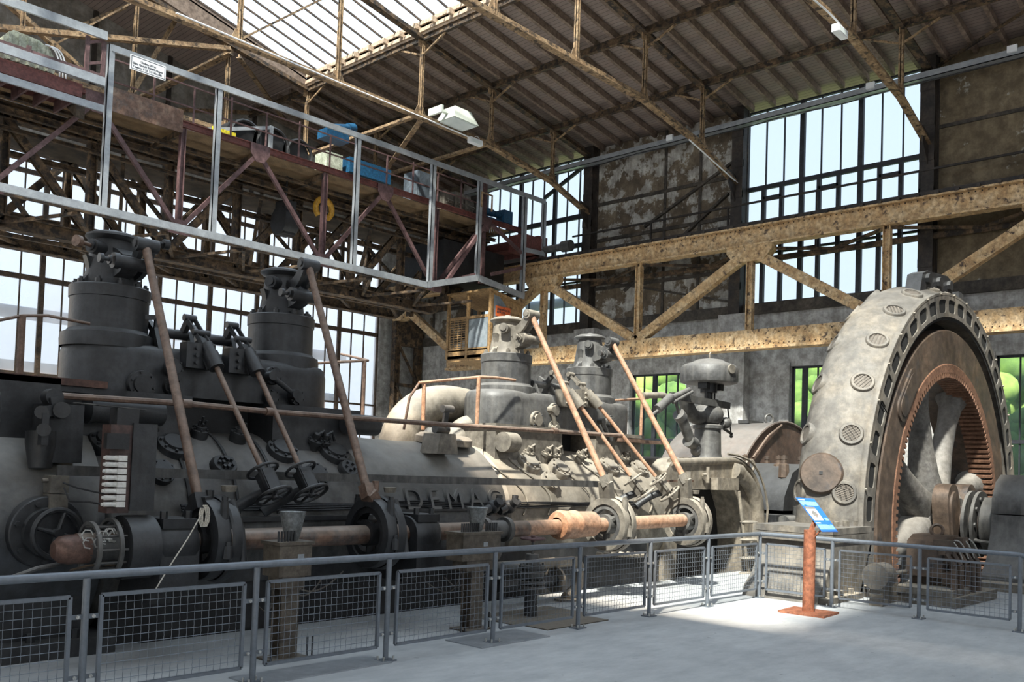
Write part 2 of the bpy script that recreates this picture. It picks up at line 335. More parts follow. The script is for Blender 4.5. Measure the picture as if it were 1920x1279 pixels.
class MB:
    def __init__(self):
        self.v, self.f = [], []

    def add(self, vs, fs):
        o = len(self.v)
        self.v += [Vector(p) for p in vs]
        self.f += [[i + o for i in q] for q in fs]
        return self

    def hexa(self, p):
        return self.add(p, [(0, 3, 2, 1), (4, 5, 6, 7), (0, 1, 5, 4), (1, 2, 6, 5), (2, 3, 7, 6), (3, 0, 4, 7)])

    def bx(self, x0, x1, y0, y1, z0, z1):
        return self.hexa([(x0, y0, z0), (x1, y0, z0), (x1, y1, z0), (x0, y1, z0), (x0, y0, z1), (x1, y0, z1), (x1, y1, z1), (x0, y1, z1)])

    def beam(self, p, q, w, h, up=(0, 0, 1)):
        p, q = Vector(p), Vector(q)
        d = (q - p).normalized()
        s = d.cross(Vector(up))
        if s.length < 1e-4:
            s = d.cross(Vector((1, 0, 0)))
        s.normalize()
        t = s.cross(d)
        a, b = s * (w / 2), t * (h / 2)
        return self.hexa([p - a - b, p + a - b, q + a - b, q - a - b, p - a + b, p + a + b, q + a + b, q - a + b])

    def ibeam(self, p, q, w, h, t, up=(0, 0, 1)):
        p, q = Vector(p), Vector(q)
        d = (q - p).normalized()
        s = d.cross(Vector(up)).normalized()
        n = s.cross(d)
        o = n * (h / 2 - t / 2)
        self.beam(p + o, q + o, w, t, up)
        self.beam(p - o, q - o, w, t, up)
        return self.beam(p, q, t, h - 2 * t, up)

    def angle(self, p, q, w, t, up=(0, 0, 1), gap=0.0):
        """two back-to-back angles: a T section"""
        p, q = Vector(p), Vector(q)
        d = (q - p).normalized()
        s = d.cross(Vector(up)).normalized()
        n = s.cross(d)
        self.beam(p - n * (w / 2), q - n * (w / 2), w * 1.5, t, up)
        for k in (-1, 1):
            self.beam(p + s * k * (t / 2 + gap), q + s * k * (t / 2 + gap), t, w, up)
        return self

    def cyl(self, p, q, r, r2=None, n=16, cap=True):
        p, q = Vector(p), Vector(q)
        r2 = r if r2 is None else r2
        d, u, v = basis(q - p)
        vs = []
        for c, rr in ((p, r), (q, r2)):
            for k in range(n):
                a = 2 * PI * k / n
                vs.append(c + (u * math.cos(a) + v * math.sin(a)) * rr)
        fs = [(k, (k + 1) % n, n + (k + 1) % n, n + k) for k in range(n)]
        if cap:
            fs += [tuple(reversed(range(n))), tuple(range(n, 2 * n))]
        return self.add(vs, fs)

    def tube(self, pts, r, n=8, closed=False):
        pts = [Vector(p) for p in pts]
        m = len(pts)
        vs = []
        u = None
        for i, p in enumerate(pts):
            if closed:
                d = pts[(i + 1) % m] - pts[i - 1]
            else:
                d = pts[min(i + 1, m - 1)] - pts[max(i - 1, 0)]
            d.normalize()
            if u is None:
                _, u, _ = basis(d)
            u = (u - d * u.dot(d)).normalized()
            v = d.cross(u)
            for k in range(n):
                a = 2 * PI * k / n
                vs.append(p + (u * math.cos(a) + v * math.sin(a)) * r)
        fs = []
        for i in range(m if closed else m - 1):
            j = (i + 1) % m
            fs += [(i * n + k, i * n + (k + 1) % n, j * n + (k + 1) % n, j * n + k) for k in range(n)]
        if not closed:
            fs += [tuple(reversed(range(n))), tuple(range((m - 1) * n, m * n))]
        return self.add(vs, fs)

    def lathe(self, prof, o, axis=(0, 0, 1), n=32, a0=0.0, a1=2 * PI):
        """prof = [(radius, height along axis)]"""
        o = Vector(o)
        d, u, v = basis(axis)
        full = abs(a1 - a0 - 2 * PI) < 1e-6
        m = n if full else n + 1
        vs = []
        for r, h in prof:
            for k in range(m):
                a = a0 + (a1 - a0) * k / n
                vs.append(o + d * h + (u * math.cos(a) + v * math.sin(a)) * max(r, 1e-4))
        fs = []
        for i in range(len(prof) - 1):
            for k in range(n):
                k2 = (k + 1) % m
                fs.append((i * m + k, i * m + k2, (i + 1) * m + k2, (i + 1) * m + k))
        return self.add(vs, fs)

    def prism(self, poly, o, ux, uy, depth):
        o, ux, uy, dp = Vector(o), Vector(ux), Vector(uy), Vector(depth)
        n = len(poly)
        a = [o + ux * x + uy * y for x, y in poly]
        vs = a + [p + dp for p in a]
        fs = [tuple(range(n)), tuple(reversed(range(n, 2 * n)))]
        fs += [(k, n + k, n + (k + 1) % n, (k + 1) % n) for k in range(n)]
        return self.add(vs, fs)

    def torus(self, o, axis, RR, r, n=24, m=8):
        o = Vector(o)
        d, u, v = basis(axis)
        return self.tube([o + (u * math.cos(2 * PI * k / n) + v * math.sin(2 * PI * k / n)) * RR for k in range(n)], r, m, True)

    def sphere(self, o, r, n=16, sc=(1, 1, 1)):
        o = Vector(o)
        m = n // 2
        vs = [o + Vector((0, 0, r * sc[2]))]
        for i in range(1, m):
            t = PI * i / m
            for k in range(n):
                a = 2 * PI * k / n
                vs.append(o + Vector((r * sc[0] * math.sin(t) * math.cos(a), r * sc[1] * math.sin(t) * math.sin(a), r * sc[2] * math.cos(t))))
        vs.append(o - Vector((0, 0, r * sc[2])))
        fs = [(0, 1 + k, 1 + (k + 1) % n) for k in range(n)]
        for i in range(m - 2):
            b = 1 + i * n
            fs += [(b + k, b + n + k, b + n + (k + 1) % n, b + (k + 1) % n) for k in range(n)]
        b = 1 + (m - 2) * n
        fs += [(b + k, len(vs) - 1, b + (k + 1) % n) for k in range(n)]
        return self.add(vs, fs)

    def bolts(self, o, axis, RR, k, r=0.02, h=0.03, a0=0.0, washer=False):
        o = Vector(o)
        d, u, v = basis(axis)
        for i in range(k):
            a = a0 + 2 * PI * i / k
            c = o + (u * math.cos(a) + v * math.sin(a)) * RR
            self.cyl(c, c + d * h, r, None, 6)
        return self

    def xf(self, mtx):
        self.v = [mtx @ p for p in self.v]
        return self

    def build(self, name, m, parent=None, smooth=38):
        me = bpy.data.meshes.new(name)
        if parent is None:
            xs = [p.x for p in self.v]; ys = [p.y for p in self.v]; zs = [p.z for p in self.v]
            org = Vector(((min(xs) + max(xs)) / 2, (min(ys) + max(ys)) / 2, min(zs)))
        else:
            org = ORG[parent.name]
        me.from_pydata([p - org for p in self.v], [], self.f)
        bm_fix(me)
        me.polygons.foreach_set('use_smooth', [True] * len(me.polygons))
        me.set_sharp_from_angle(angle=R(smooth))
        me.materials.append(M[m] if isinstance(m, str) else m)
        o = bpy.data.objects.new(name, me)
        COL.objects.link(o)
        ORG[o.name] = org
        if parent is None:
            o.location = org
        else:
            o.parent = parent
        return o


def bm_fix(me):
    import bmesh
    bm = bmesh.new()
    bm.from_mesh(me)
    bmesh.ops.recalc_face_normals(bm, faces=bm.faces[:])
    bm.to_mesh(me)
    bm.free()


def tag(o, label, cat, group=None):
    o['label'] = label
    o['category'] = cat
    if group:
        o['group'] = group
    return o


def struct(o, label=None):
    o['kind'] = 'structure'
    if label:
        o['label'] = label
    return o


def thing(name, label, cat, loc, group=None):
    o = bpy.data.objects.new(name, None)
    o.empty_display_size = 0.2
    COL.objects.link(o)
    o.location = loc
    ORG[o.name] = Vector(loc)
    return tag(o, label, cat, group)


def text_mesh(name, body, size, depth, m, parent, origin, ux, uy, align='LEFT', bold=0.0, spacing=1.0):
    """lettering as a mesh lying in the plane of ux, uy"""
    cu = bpy.data.curves.new(name, 'FONT')
    cu.body = body
    cu.size = size
    cu.extrude = depth
    cu.offset = bold
    cu.align_x = align
    cu.space_character = spacing
    ob = bpy.data.objects.new(name + '_tmp', cu)
    COL.objects.link(ob)
    dg = bpy.context.evaluated_depsgraph_get()
    me = bpy.data.meshes.new_from_object(ob.evaluated_get(dg))
    bpy.data.objects.remove(ob)
    ux, uy = Vector(ux).normalized(), Vector(uy).normalized()
    n = ux.cross(uy)
    org = ORG[parent.name]
    for v in me.vertices:
        v.co = Vector(origin) + ux * v.co.x + uy * v.co.y + n * v.co.z - org
    me.materials.clear()
    me.materials.append(M[m])
    o = bpy.data.objects.new(name, me)
    COL.objects.link(o)
    ORG[o.name] = org
    o.parent = parent
    return o


def bez(p0, p1, p2, n=10):
    p0, p1, p2 = Vector(p0), Vector(p1), Vector(p2)
    return [p0 * (1 - t) ** 2 + p1 * 2 * t * (1 - t) + p2 * t * t for t in (i / n for i in range(n + 1))]


def arc(o, ux, uy, r, a0, a1, n=10):
    o, ux, uy = Vector(o), Vector(ux), Vector(uy)
    return [o + (ux * math.cos(R(a0 + (a1 - a0) * i / n)) + uy * math.sin(R(a0 + (a1 - a0) * i / n))) * r for i in range(n + 1)]


def holed(mb, axis, d0, d1, u0, u1, z0, z1, holes):
    """wall slab with rectangular openings; axis 'X': plane X=d0..d1, u runs along Y; axis 'Y' the other way"""
    us = sorted({u0, u1, *[h[0] for h in holes], *[h[1] for h in holes]})
    zs = sorted({z0, z1, *[h[2] for h in holes], *[h[3] for h in holes]})
    for a, b in zip(us, us[1:]):
        for c, d in zip(zs, zs[1:]):
            um, zm = (a + b) / 2, (c + d) / 2
            if any(h[0] < um < h[1] and h[2] < zm < h[3] for h in holes):
                continue
            if axis == 'X':
                mb.bx(d0, d1, a, b, c, d)
            else:
                mb.bx(a, b, d0, d1, c, d)
    return mb

# ------------------------------------------------------------------ the setting
XW, YW, XR = 26.5, 30.5, 25.0           # right wall, far left wall, crane runway
TY = [26.72, 20.7, 14.67, 8.7, 2.7]     # truss rows
XE = 17.75                              # lower edge of the roof glazing


def roof_z(x):
    return 13.95 + 0.14 * (XW - x) if x >= XE else 15.175 + 0.235 * (XE - x)


# floor with the engine pit and the generator pit
fm = MB()
xs = [-9, 4.3, 14.9, 17.0, 24.8, XW]
ys = [-7, 5.75, 7.6, 9.0, 11.4, YW]
pits = [(4.3, 17.0, 9.0, 11.4), (14.9, 24.8, 5.75, 7.6)]
for i in range(len(xs) - 1):
    for j in range(len(ys) - 1):
        cx, cy = (xs[i] + xs[i + 1]) / 2, (ys[j] + ys[j + 1]) / 2
        if not any(p[0] < cx < p[1] and p[2] < cy < p[3] for p in pits):
            fm.bx(xs[i], xs[i + 1], ys[j], ys[j + 1], -0.25, 0)
struct(fm.build('floor', 'floor'))
pm = MB()
for x0, x1, y0, y1, dz in ((4.3, 17.0, 9.0, 11.4, -1.6), (14.9, 24.8, 5.75, 7.6, -4.0)):
    pm.bx(x0 - .2, x1 + .2, y0 - .2, y1 + .2, dz - .2, dz)
    pm.bx(x0 - .2, x0, y0, y1, dz, -.25).bx(x1, x1 + .2, y0, y1, dz, -.25)
    pm.bx(x0 - .2, x1 + .2, y0 - .2, y0, dz, -.25).bx(x0 - .2, x1 + .2, y1, y1 + .2, dz, -.25)
struct(pm.build('trim_1', 'dark_trim'), 'dark lining of the machine pits in the floor')  # pit walls and bottoms share one dark brown colour

# right wall: concrete base with low windows, glazed and plastered bays above
LOWW = [(16.55, 18.85, 1.7, 5.36), (11.2, 12.82, 1.7, 5.36), (4.2, 7.0, 1.7, 5.36)]
mb = holed(MB(), 'X', XW, XW + .35, -7, YW + .35, 0, 7.2, LOWW)
struct(mb.build('wall_right', 'concrete'), 'grey concrete lower wall with low windows')
mb = MB()
for y in (14.67, 20.7, 8.3, 26.72):
    mb.bx(XW - .42, XW, y - .48, y + .48, 0, 7.1)
for w in LOWW:
    mb.bx(XW - .06, XW, w[1], w[1] + .32, w[2] - .3, w[3] + .1)
    mb.bx(XW - .05, XW + .3, w[0] - .1, w[1] + .1, w[2] - .15, w[2])
struct(mb.build('trim_2', 'concrete'), 'concrete pilasters and window reveals of the right wall')
mb = MB()
for y0, y1 in ((26.5, YW), (14.67, 20.7)):
    mb.bx(XW, XW + .25, y0, y1, 7.2, 13.9)
o = struct(mb.build('wall_upper', 'peel'), 'peeling brown and white plaster panels of the upper wall')
struct(MB().bx(XW, XW + .25, -7, 8.7, 7.2, 13.9).build('wall_upper_near', 'brownpanel'), 'brown plaster panels of the upper wall at the right edge')
mb = MB()
mb.bx(XW - .12, XW + .02, -7, YW, 7.08, 7.42)
for y in (17.6, 16.2, 19.2):
    if y != 19.2:
        mb.bx(XW - .04, XW + .05, y - .05, y + .05, 7.2, 13.9)
for z in (11.75, 10.4, 8.6):
    mb.bx(XW - .05, XW + .05, 14.67, 20.7, z - .06, z + .06)
    mb.bx(XW - .05, XW + .05, 26.6, YW, z - .06, z + .06)
mb.bx(XW - .05, XW + .05, 29.3, 29.4, 7.2, 13.9)
for y in (5.6, 2.6, 0):
    mb.bx(XW - .05, XW + .05, y - .05, y + .05, 7.2, 13.9)
for z in (11.9, 9.4):
    mb.bx(XW - .05, XW + .05, -7, 8.7, z - .05, z + .05)
mb.beam((XW - .06, 18.4, 10.6), (XW - .06, 15.0, 12.2), .1, .08)
mb.beam((XW - .06, 15.1, 11.2), (XW - .06, 19.2, 8.4), .12, .08)
mb.beam((XW - .06, 20.4, 8.9), (XW - .06, 15.0, 7.6), .06, .06)
struct(mb.build('trim_3', 'dark_trim'), 'dark timbers and sooty ledge of the upper wall')

# unseen walls, added to cut the frontal daylight
mb = holed(MB(), 'Y', -7.35, -7, -9, XW + .35, 0, 13.9, [(x, x + 3.6, 3.2, 9.5) for x in (-6, 2, 10, 18)])
struct(mb.build('wall_unseen_near', 'concrete'), 'unseen wall added behind the visitor to cut light, with tall openings')
mb = holed(MB(), 'X', -9.35, -9, -7, YW + .35, 0, 13.9, [(y, y + 4.2, 3.2, 10.5) for y in (-3, 6, 15, 24)])
struct(mb.build('wall_unseen_side', 'concrete'), 'unseen wall added left of the visitor to cut light, with tall openings')

# far left wall: glazing band, plaster gable
mb = MB()
mb.bx(24.45, XW + .35, YW, YW + .35, 0, 14.6)
mb.bx(-9, 24.45, YW, YW + .35, 0, 1.9)
struct(mb.build('wall_left', 'concrete'), 'concrete foot and corner of the window wall')
poly = [(-9, 11.7), (24.45, 11.7), (24.45, 14.6)] + [(x, roof_z(x) + .1) for x in (24, 17.75, 9.4)] + [(-1.4, 15.0), (-9, 13.6)]
mb = MB().prism([(x, z) for x, z in poly], (0, YW, 0), (1, 0, 0), (0, 0, 1), (0, .35, 0))
struct(mb.build('wall_gable', 'gable'), 'grey stained plaster gable above the window wall')
mb = MB()
for x in (5.4, 8.6, 12.0, 14.6, 18.0, 21.2):
    mb.bx(x - .07, x + .07, YW - .1, YW + .02, 11.7, min(roof_z(x), 16.5) if x > 9 else 15)
mb.bx(2, 24.4, YW - .12, YW, 11.55, 11.75)
struct(mb.build('trim_4', 'column'), 'dark studs on the plaster gable')


def glazing(name, axis, d, u0, u1, z0, z1, us, zs, thick, glassm, framem, label, thin=.035, extra=None):
    """one window: frame bars are a child of the pane sheet"""
    g = MB()
    if axis == 'X':
        g.bx(d, d + .012, u0, u1, z0, z1)
    else:
        g.bx(u0, u1, d, d + .012, z0, z1)
    w = struct(g.build(name, glassm), label)
    f = MB()

    def bar(a, b, c, e, dep):
        if axis == 'X':
            f.bx(d - dep, d + dep * .3, a, b, c, e)
        else:
            f.bx(a, b, d - dep, d + dep * .3, c, e)
    for k, u in enumerate(us):
        t = .075 if k in thick else thin / 2
        bar(u - t, u + t, z0, z1, .09 if k in thick else .05)
    for z, t in zs:
        bar(u0, u1, z - t, z + t, .08)
    bar(u0, u0 + .06, z0, z1, .08); bar(u1 - .06, u1, z0, z1, .08)
    bar(u0, u1, z0, z0 + .06, .08); bar(u0, u1, z1 - .06, z1, .08)
    if extra:
        extra(f)
    f.build('window_frame', framem, w)
    return w


def casements(f):
    for k in (1, 4, 7):      # opening lights with a heavier sash
        y1 = 14.45 - k * .614
        for yy in (y1, y1 - .614):
            f.bx(XW - .1, XW + .02, yy - .06, yy + .06, 7.4, 11.1)
        f.bx(XW - .1, XW + .02, y1 - .614, y1, 10.75, 10.85)


glazing('window_1', 'X', XW + .1, 8.92, 14.5, 7.4, 13.75, [14.45 - .614 * k for k in range(1, 9)], [(11.2, .07), (9.05, .03)], (2, 5), 'clear', 'winframe',
        'tall steel window between the two plastered bays of the upper wall', extra=casements)


def struts(f):
    f.beam((XW, 20.8, 13.6), (XW, 23.2, 12.5), .1, .12)
    f.beam((XW, 20.8, 9.7), (XW, 21.3, 10.4), .1, .1)


glazing('window_2', 'X', XW + .1, 20.9, 26.45, 7.4, 13.75, [26.3 - .6 * k for k in range(1, 9)], [(11.5, .09), (10.4, .08), (9.0, .03)], (2, 5), 'clear', 'winframe',
        'tall steel window above the end of the crane bridge', extra=struts)
for i, (w, n) in enumerate(zip(LOWW, (5, 4, 5))):
    glazing('window_%d' % (i + 3), 'X', XW + .22, w[0], w[1], w[2], w[3], [w[0] + (w[1] - w[0]) * k / n for k in range(1, n)], [(3.05, .05)], (n // 2,), 'frost' if i == 9 else 'clear', 'winframe',
            ['low window with green outside behind the governor', 'low window left of the generator ring', 'low window right of the generator ring'][i])
us = [24.3 - .642 * k for k in range(1, 35)]
glazing('window_6', 'Y', YW + .1, 2.0, 24.4, 1.95, 11.65, us, [(7.36, .08), (4.35, .035), (10.7, .07)], tuple(k for k in range(34) if k % 3 == 2), 'frost', 'winrust',
        'long wall of frosted panes behind the engine')
# steel columns of the right wall
for k, y in enumerate((26.72, 20.75, 14.62, 8.72)):
    mb = MB()
    mb.bx(XW - .40, XW - .34, y - .2, y + .2, 7.1, 13.9).bx(XW - .06, XW, y - .2, y + .2, 7.1, 13.9)
    mb.bx(XW - .34, XW - .06, y - .18, y - .12, 7.1, 13.9).bx(XW - .34, XW - .06, y + .12, y + .18, 7.1, 13.9)
    for z in range(8, 14):
        mb.bx(XW - .42, XW - .33, y - .2, y + .2, z - .12, z + .12)
    struct(mb.build('wall_column', 'column'), ['blackened column at the far corner bay', 'blackened column right of the window over the crane', 'blackened column left of the tall window', 'blackened column right of the tall window'][k])

# roof boards
mb = MB()


def roofquad(x0, x1, y0, y1, t=.06, lift=0.0):
    z0, z1 = roof_z(x0) + lift, roof_z(x1) + lift
    mb.hexa([(x0, y0, z0), (x1, y0, z1), (x1, y1, z1), (x0, y1, z0), (x0, y0, z0 + t), (x1, y0, z1 + t), (x1, y1, z1 + t), (x0, y1, z0 + t)])


roofquad(XE + .02, XW + .4, -7.3, YW + .3)
GY0, GY1 = 0.3, TY[0] + .05            # glazed strip of the roof; unseen near end placed to set the sun patch
mb2 = mb
for x0, x1 in ((9.4, XE),):
    roofquad(x0, x1, GY1, YW + .3)
    roofquad(x0, x1, -7.3, GY0)
for y0, y1 in ((GY1, YW + .3), (-7.3, GY0)):
    za, zb = roof_z(XE), roof_z(9.4)
    mb.hexa([(-1.4, y0, za), (9.4, y0, zb), (9.4, y1, zb), (-1.4, y1, za), (-1.4, y0, za + .06), (9.4, y0, zb + .06), (9.4, y1, zb + .06), (-1.4, y1, za + .06)])
mb.hexa([(-9.4, -7.3, 13.8), (-1.4, -7.3, 15.1), (-1.4, YW + .3, 15.1), (-9.4, YW + .3, 13.8), (-9.4, -7.3, 13.86), (-1.4, -7.3, 15.16), (-1.4, YW + .3, 15.16), (-9.4, YW + .3, 13.86)])
struct(mb.build('ceiling', 'planks'), 'brown boarded roof')
# roof glazing
gl = MB()
za, zb = roof_z(XE) + .2, roof_z(9.4) + .2
gl.hexa([(9.4, GY0, zb), (XE + .1, GY0, za), (XE + .1, GY1, za), (9.4, GY1, zb), (9.4, GY0, zb + .02), (XE + .1, GY0, za + .02), (XE + .1, GY1, za + .02), (9.4, GY1, zb + .02)])
gl.hexa([(-1.4, GY0, za), (9.4, GY0, zb), (9.4, GY1, zb), (-1.4, GY1, za), (-1.4, GY0, za + .02), (9.4, GY0, zb + .02), (9.4, GY1, zb + .02), (-1.4, GY1, za + .02)])  # unseen slope, lengthened to admit sun where the floor is lit
sk = struct(gl.build('window_7', 'roofglass'), 'long milky roof light along the ridge')
f = MB()
n = int((GY1 - GY0) / .6)
for k in range(n + 1):
    y = GY0 + (GY1 - GY0) * k / n
    f.beam((XE + .1, y, za - .03), (9.4, y, zb - .03), .036, .06)
    f.beam((-1.4, y, za - .03), (9.4, y, zb - .03), .036, .06)
f.bx(9.3, 9.5, GY0, GY1, zb - .2, zb)
f.build('glazing_bar', 'winrust', sk)
f = MB()
f.hexa([(9.4, GY1, zb - .7), (XE, GY1, za - .75), (XE, GY1 + .06, za - .75), (9.4, GY1 + .06, zb - .7), (9.4, GY1, zb), (XE, GY1, za), (XE, GY1 + .06, za), (9.4, GY1 + .06, zb)])
f.build('end_fascia', 'timber', sk)
f = MB()
f.bx(XE - .03, XE + .03, GY0, GY1, 15.02, 15.12).bx(XE - .03, XE + .06, GY0, GY1, 15.24, 15.36).bx(XE + .02, XE + .08, GY0, GY1, 14.95, 15.3)
k = 0
while GY0 + .3 + k * .75 < GY1:
    y = GY0 + .3 + k * .75
    f.bx(XE - .2, XE + .05, y - .06, y + .06, 15.1, 15.26)
    k += 1
f.build('edge_batten', 'palewood', sk)

# ------------------------------------------------------------------ rafters, purlins, trusses
BAYN = ['plaster gable towards the farthest truss', 'farthest truss towards the floodlight truss', 'floodlight truss towards the middle truss', 'middle truss towards the tall window', 'truss beside the tall window, towards the visitor']
ORDN = 'first second third fourth fifth sixth seventh eighth ninth tenth eleventh twelfth thirteenth fourteenth fifteenth sixteenth seventeenth eighteenth'.split()
ed = [YW] + TY[:4] + [-4.0]
raf0 = None
for b in range(5):
    y1, y0 = ed[b], ed[b + 1]
    n = max(3, round((y1 - y0) / .75))
    for k in range(n):
        y = y0 + (y1 - y0) * (k + .5) / n
        if raf0 is None:
            raf0 = MB().beam((XE + .05, 0, roof_z(XE) - .12), (XW - .02, 0, roof_z(XW) - .12), .11, .2).build('rafter', 'timber')
            o = raf0
        else:
            o = raf0.copy()
            COL.objects.link(o)
        o.location.y = y
        tag(o, ORDN[n - 1 - k] + ' brown roof rafter counted from the ' + BAYN[b], 'rafter', 'rafters under the roof boards')


def top_z(x):
    return 13.5 + .145 * (XW - .1 - x)


NODES = [14.75, 17.8, 20.87, 24.0]


def bot_z(x):
    return 12.45 if x <= 20.87 else (12.45 - (x - 20.87) * .128 if x < 24 else 12.05 - (x - 24) * .29)


TL = ['flaking steel roof truss farthest away, beside the plaster gable', 'flaking steel roof truss that carries the floodlight and a white conduit',
      'flaking steel roof truss ending on the column between peeling plaster and tall window', 'flaking steel roof truss ending on the column between tall window and brown plaster']
for i, y in enumerate(TY[:4]):
    t = thing('roof_truss', TL[i], 'roof truss', (XW - .2, y, 12), 'roof trusses of the hall')
    mb = MB()
    mb.angle((XW - .15, y, 13.5), (9.4, y, top_z(9.4) + .2), .15, .03, gap=.02)
    mb.angle((9.4, y, top_z(9.4) + .2), (1, y, 14.3), .15, .03, gap=.02)
    mb.build('top_chord', 'ochre_dark', t)
    mb = MB()
    mb.angle((-4, y, 12.45), (20.87, y, 12.45), .14, .03, gap=.02)
    mb.angle((20.87, y, 12.45), (24, y, 12.05), .14, .03, gap=.02)
    mb.angle((24, y, 12.05), (XW - .3, y, 11.38), .14, .03, gap=.02)
    mb.build('bottom_chord', 'truss', t)
    for x in [5.6, 8.6, 11.7] + NODES:
        zb_, zt = bot_z(x), top_z(x) if x > 9.4 else top_z(9.4) + .2 - (9.4 - x) * .2
        h = MB()
        h.bx(x - .05, x - .02, y - .06, y + .06, zb_, zt).bx(x + .02, x + .05, y - .06, y + .06, zb_, zt).bx(x - .05, x + .05, y - .012, y + .012, zb_, zt)
        h.build('hanger', 'truss', t)
        g = MB()
        g.prism([(-.28, -.08), (.28, -.08), (.12, .3), (-.12, .3)], (x, y - .01, zb_), (1, 0, 0), (0, 0, 1), (0, .02, 0))
        g.build('gusset', 'truss', t)
        MB().bx(x - .18, x + .18, y - .01, y + .01, zt - .2, zt + .08).build('gusset', 'truss', t)
    for xa, xb in ((11.7, 14.75), (8.6, 11.7)):
        MB().beam((xa, y, 12.5), (xb, y, top_z(xb) - .1), .09, .05).build('diagonal', 'truss', t)
    # shoe on the wall column
    MB().prism([(-.5, 11.3), (0, 10.7), (0, 11.6), (-.5, 11.75)], (XW - .34, y - .02, 0), (1, 0, 0), (0, 0, 1), (0, .04, 0)).build('shoe', 'column', t)
PL = ['edge purlin along the roof light', 'rusty purlin on the middle row of truss hangers', 'rusty purlin nearest the right wall']
for i, x in enumerate(NODES[1:]):
    zt = top_z(x) + .09
    t = thing('purlin', PL[i], 'purlin', (x, 12, zt), 'purlins under the roof boards')
    MB().ibeam((x, -5, zt), (x, YW, zt), .12, .2, .025).build('beam', 'ochre_dark', t)
    for y in TY[:4]:
        for s in (-1, 1):
            MB().beam((x, y + s * .05, zt - .5), (x, y + s * 1.0, zt - .1), .05, .05).build('knee_brace', 'truss', t)
# ties between the bottom chords of the two farthest trusses
for j, (x, ya, yb) in enumerate(((17.8, TY[0], TY[1]), (20.87, TY[0], TY[1]))):
    o = MB().angle((x, ya, 12.52), (x, yb, 12.52), .1, .025).build('chord_tie', 'truss')
    tag(o, ['steel tie joining the two far trusses below the roof light edge', 'steel tie joining the two far trusses nearer the right wall'][j], 'tie beam', 'ties between the far trusses')
BR = [((17.85, TY[1], 12.4), (21.0, TY[0], 12.4), 'rusty diagonal brace running down from the floodlight truss to the crane machinery'),
      (bp(-30, 48, Y=26.3), bp(432, 91, Y=26.3), 'pale horizontal brace across the top of the gable'),
      (bp(336, 24, Y=27.6), bp(243, 182, Y=27.6), 'steep brace in front of the gable behind the white sign'),
      (bp(5, -5, Y=27.0), bp(165, 140, Y=27.0), 'brace falling behind the pale green gearbox'),
      (bp(125, 60, Y=27.8), bp(236, 12, Y=27.8), 'thin brace rising above the guard rail of the service platform'),
      (bp(215, 200, Y=30.35), bp(500, 212, Y=30.35), 'low horizontal brace in front of the gable foot'),
      (bp(255, 188, Y=30.4), bp(432, 97, Y=26.5), 'thick brown brace rising from the gable to the farthest truss, just behind the white sign'),
      (bp(448, 105, Y=26.5), bp(540, 232, Y=30.4), 'brown brace falling from the farthest truss down to the hoist trolley')]
for a, b, l in BR:
    tag(MB().angle(a, b, .15 if 'pale' in l or 'thick' in l else .11, .03).build('wind_brace', 'truss'), l, 'brace', 'wind braces under the roof')
# tall hip brace at the right edge
tag(MB().beam((24.0, 4.2, 14.0), (XW - .2, 8.5, 13.6), .07, .07).build('wind_brace', 'ochre_dark'), 'thin brace rising from the head of the column beside the brown plaster', 'brace', 'wind braces under the roof')
# cable tray along the eaves
t = thing('cable_tray', 'grey perforated cable tray running along the eaves above the tall window', 'cable tray', (XW - .55, 12, 13.2))
mb = MB()
mb.bx(XW - .72, XW - .70, -6, 27, 13.12, 13.30).bx(XW - .42, XW - .40, -6, 27, 13.12, 13.30).bx(XW - .72, XW - .4, -6, 27, 13.12, 13.14)
mb.build('trough', 'galv', t)
MB().tube([(XW - .5 + .04 * math.sin(y * 1.3), y, 13.10 + .02 * math.sin(y * 2.1)) for y in [k * .5 - 4 for k in range(61)]], .018, 6).build('cable', 'black', t)
for y in (3.3, 10.2, 17.0, 6.5):
    MB().bx(XW - .78, XW - .70, y - .12, y + .12, 13.2, 13.38).build('junction_box', 'white', t)

# ------------------------------------------------------------------ lamps of the hall
p = bp(858, 222, Y=TY[1] - .35)
t = thing('floodlight', 'pale green trapezoid floodlight hung on the far truss chord', 'lamp', p)
mb = MB()
a, b, h = .52, .34, .42
mb.hexa([(p.x - a, p.y - .42, p.z - .18), (p.x + a, p.y - .42, p.z - .18), (p.x + a, p.y + .42, p.z - .18), (p.x - a, p.y + .42, p.z - .18),
         (p.x - b, p.y - .24, p.z + h - .18), (p.x + b, p.y - .24, p.z + h - .18), (p.x + b, p.y + .24, p.z + h - .18), (p.x - b, p.y + .24, p.z + h - .18)])
mb.build('housing', 'lampbody', t)
MB().bx(p.x - .47, p.x + .47, p.y - .37, p.y + .37, p.z - .215, p.z - .18).build('lens', 'lampglass', t)
mb = MB()
mb.bx(p.x - .8, p.x - .44, p.y - .06, p.y + .06, p.z + .0, p.z + .07).bx(p.x - .86, p.x - .78, p.y - .2, p.y + .4, p.z - .1, p.z + .12)
mb.build('bracket', 'lampbody', t)
for i, (px, py, y, l) in enumerate(((890, 267, TY[1] - .12, 'small white strip lamp below the floodlight'), (1573, 61, TY[3] - .12, 'small white strip lamp on the truss beside the tall window'))):
    p = bp(px, py, Y=y)
    t = thing('strip_lamp', l, 'lamp', p, 'small strip lamps on the trusses')
    MB().bx(p.x - .27, p.x + .27, p.y - .1, p.y + .06, p.z - .07, p.z + .1).build('housing', 'white', t)
    MB().bx(p.x - .22, p.x + .2, p.y - .115, p.y - .1, p.z - .05, p.z + .05).build('lens', 'lampglass', t)
    MB().tube(arc((p.x + .1, p.y, p.z + .1), (1, 0, 0), (0, 0, 1), .12, 0, 180, 8), .012, 6).build('loop', 'white', t)
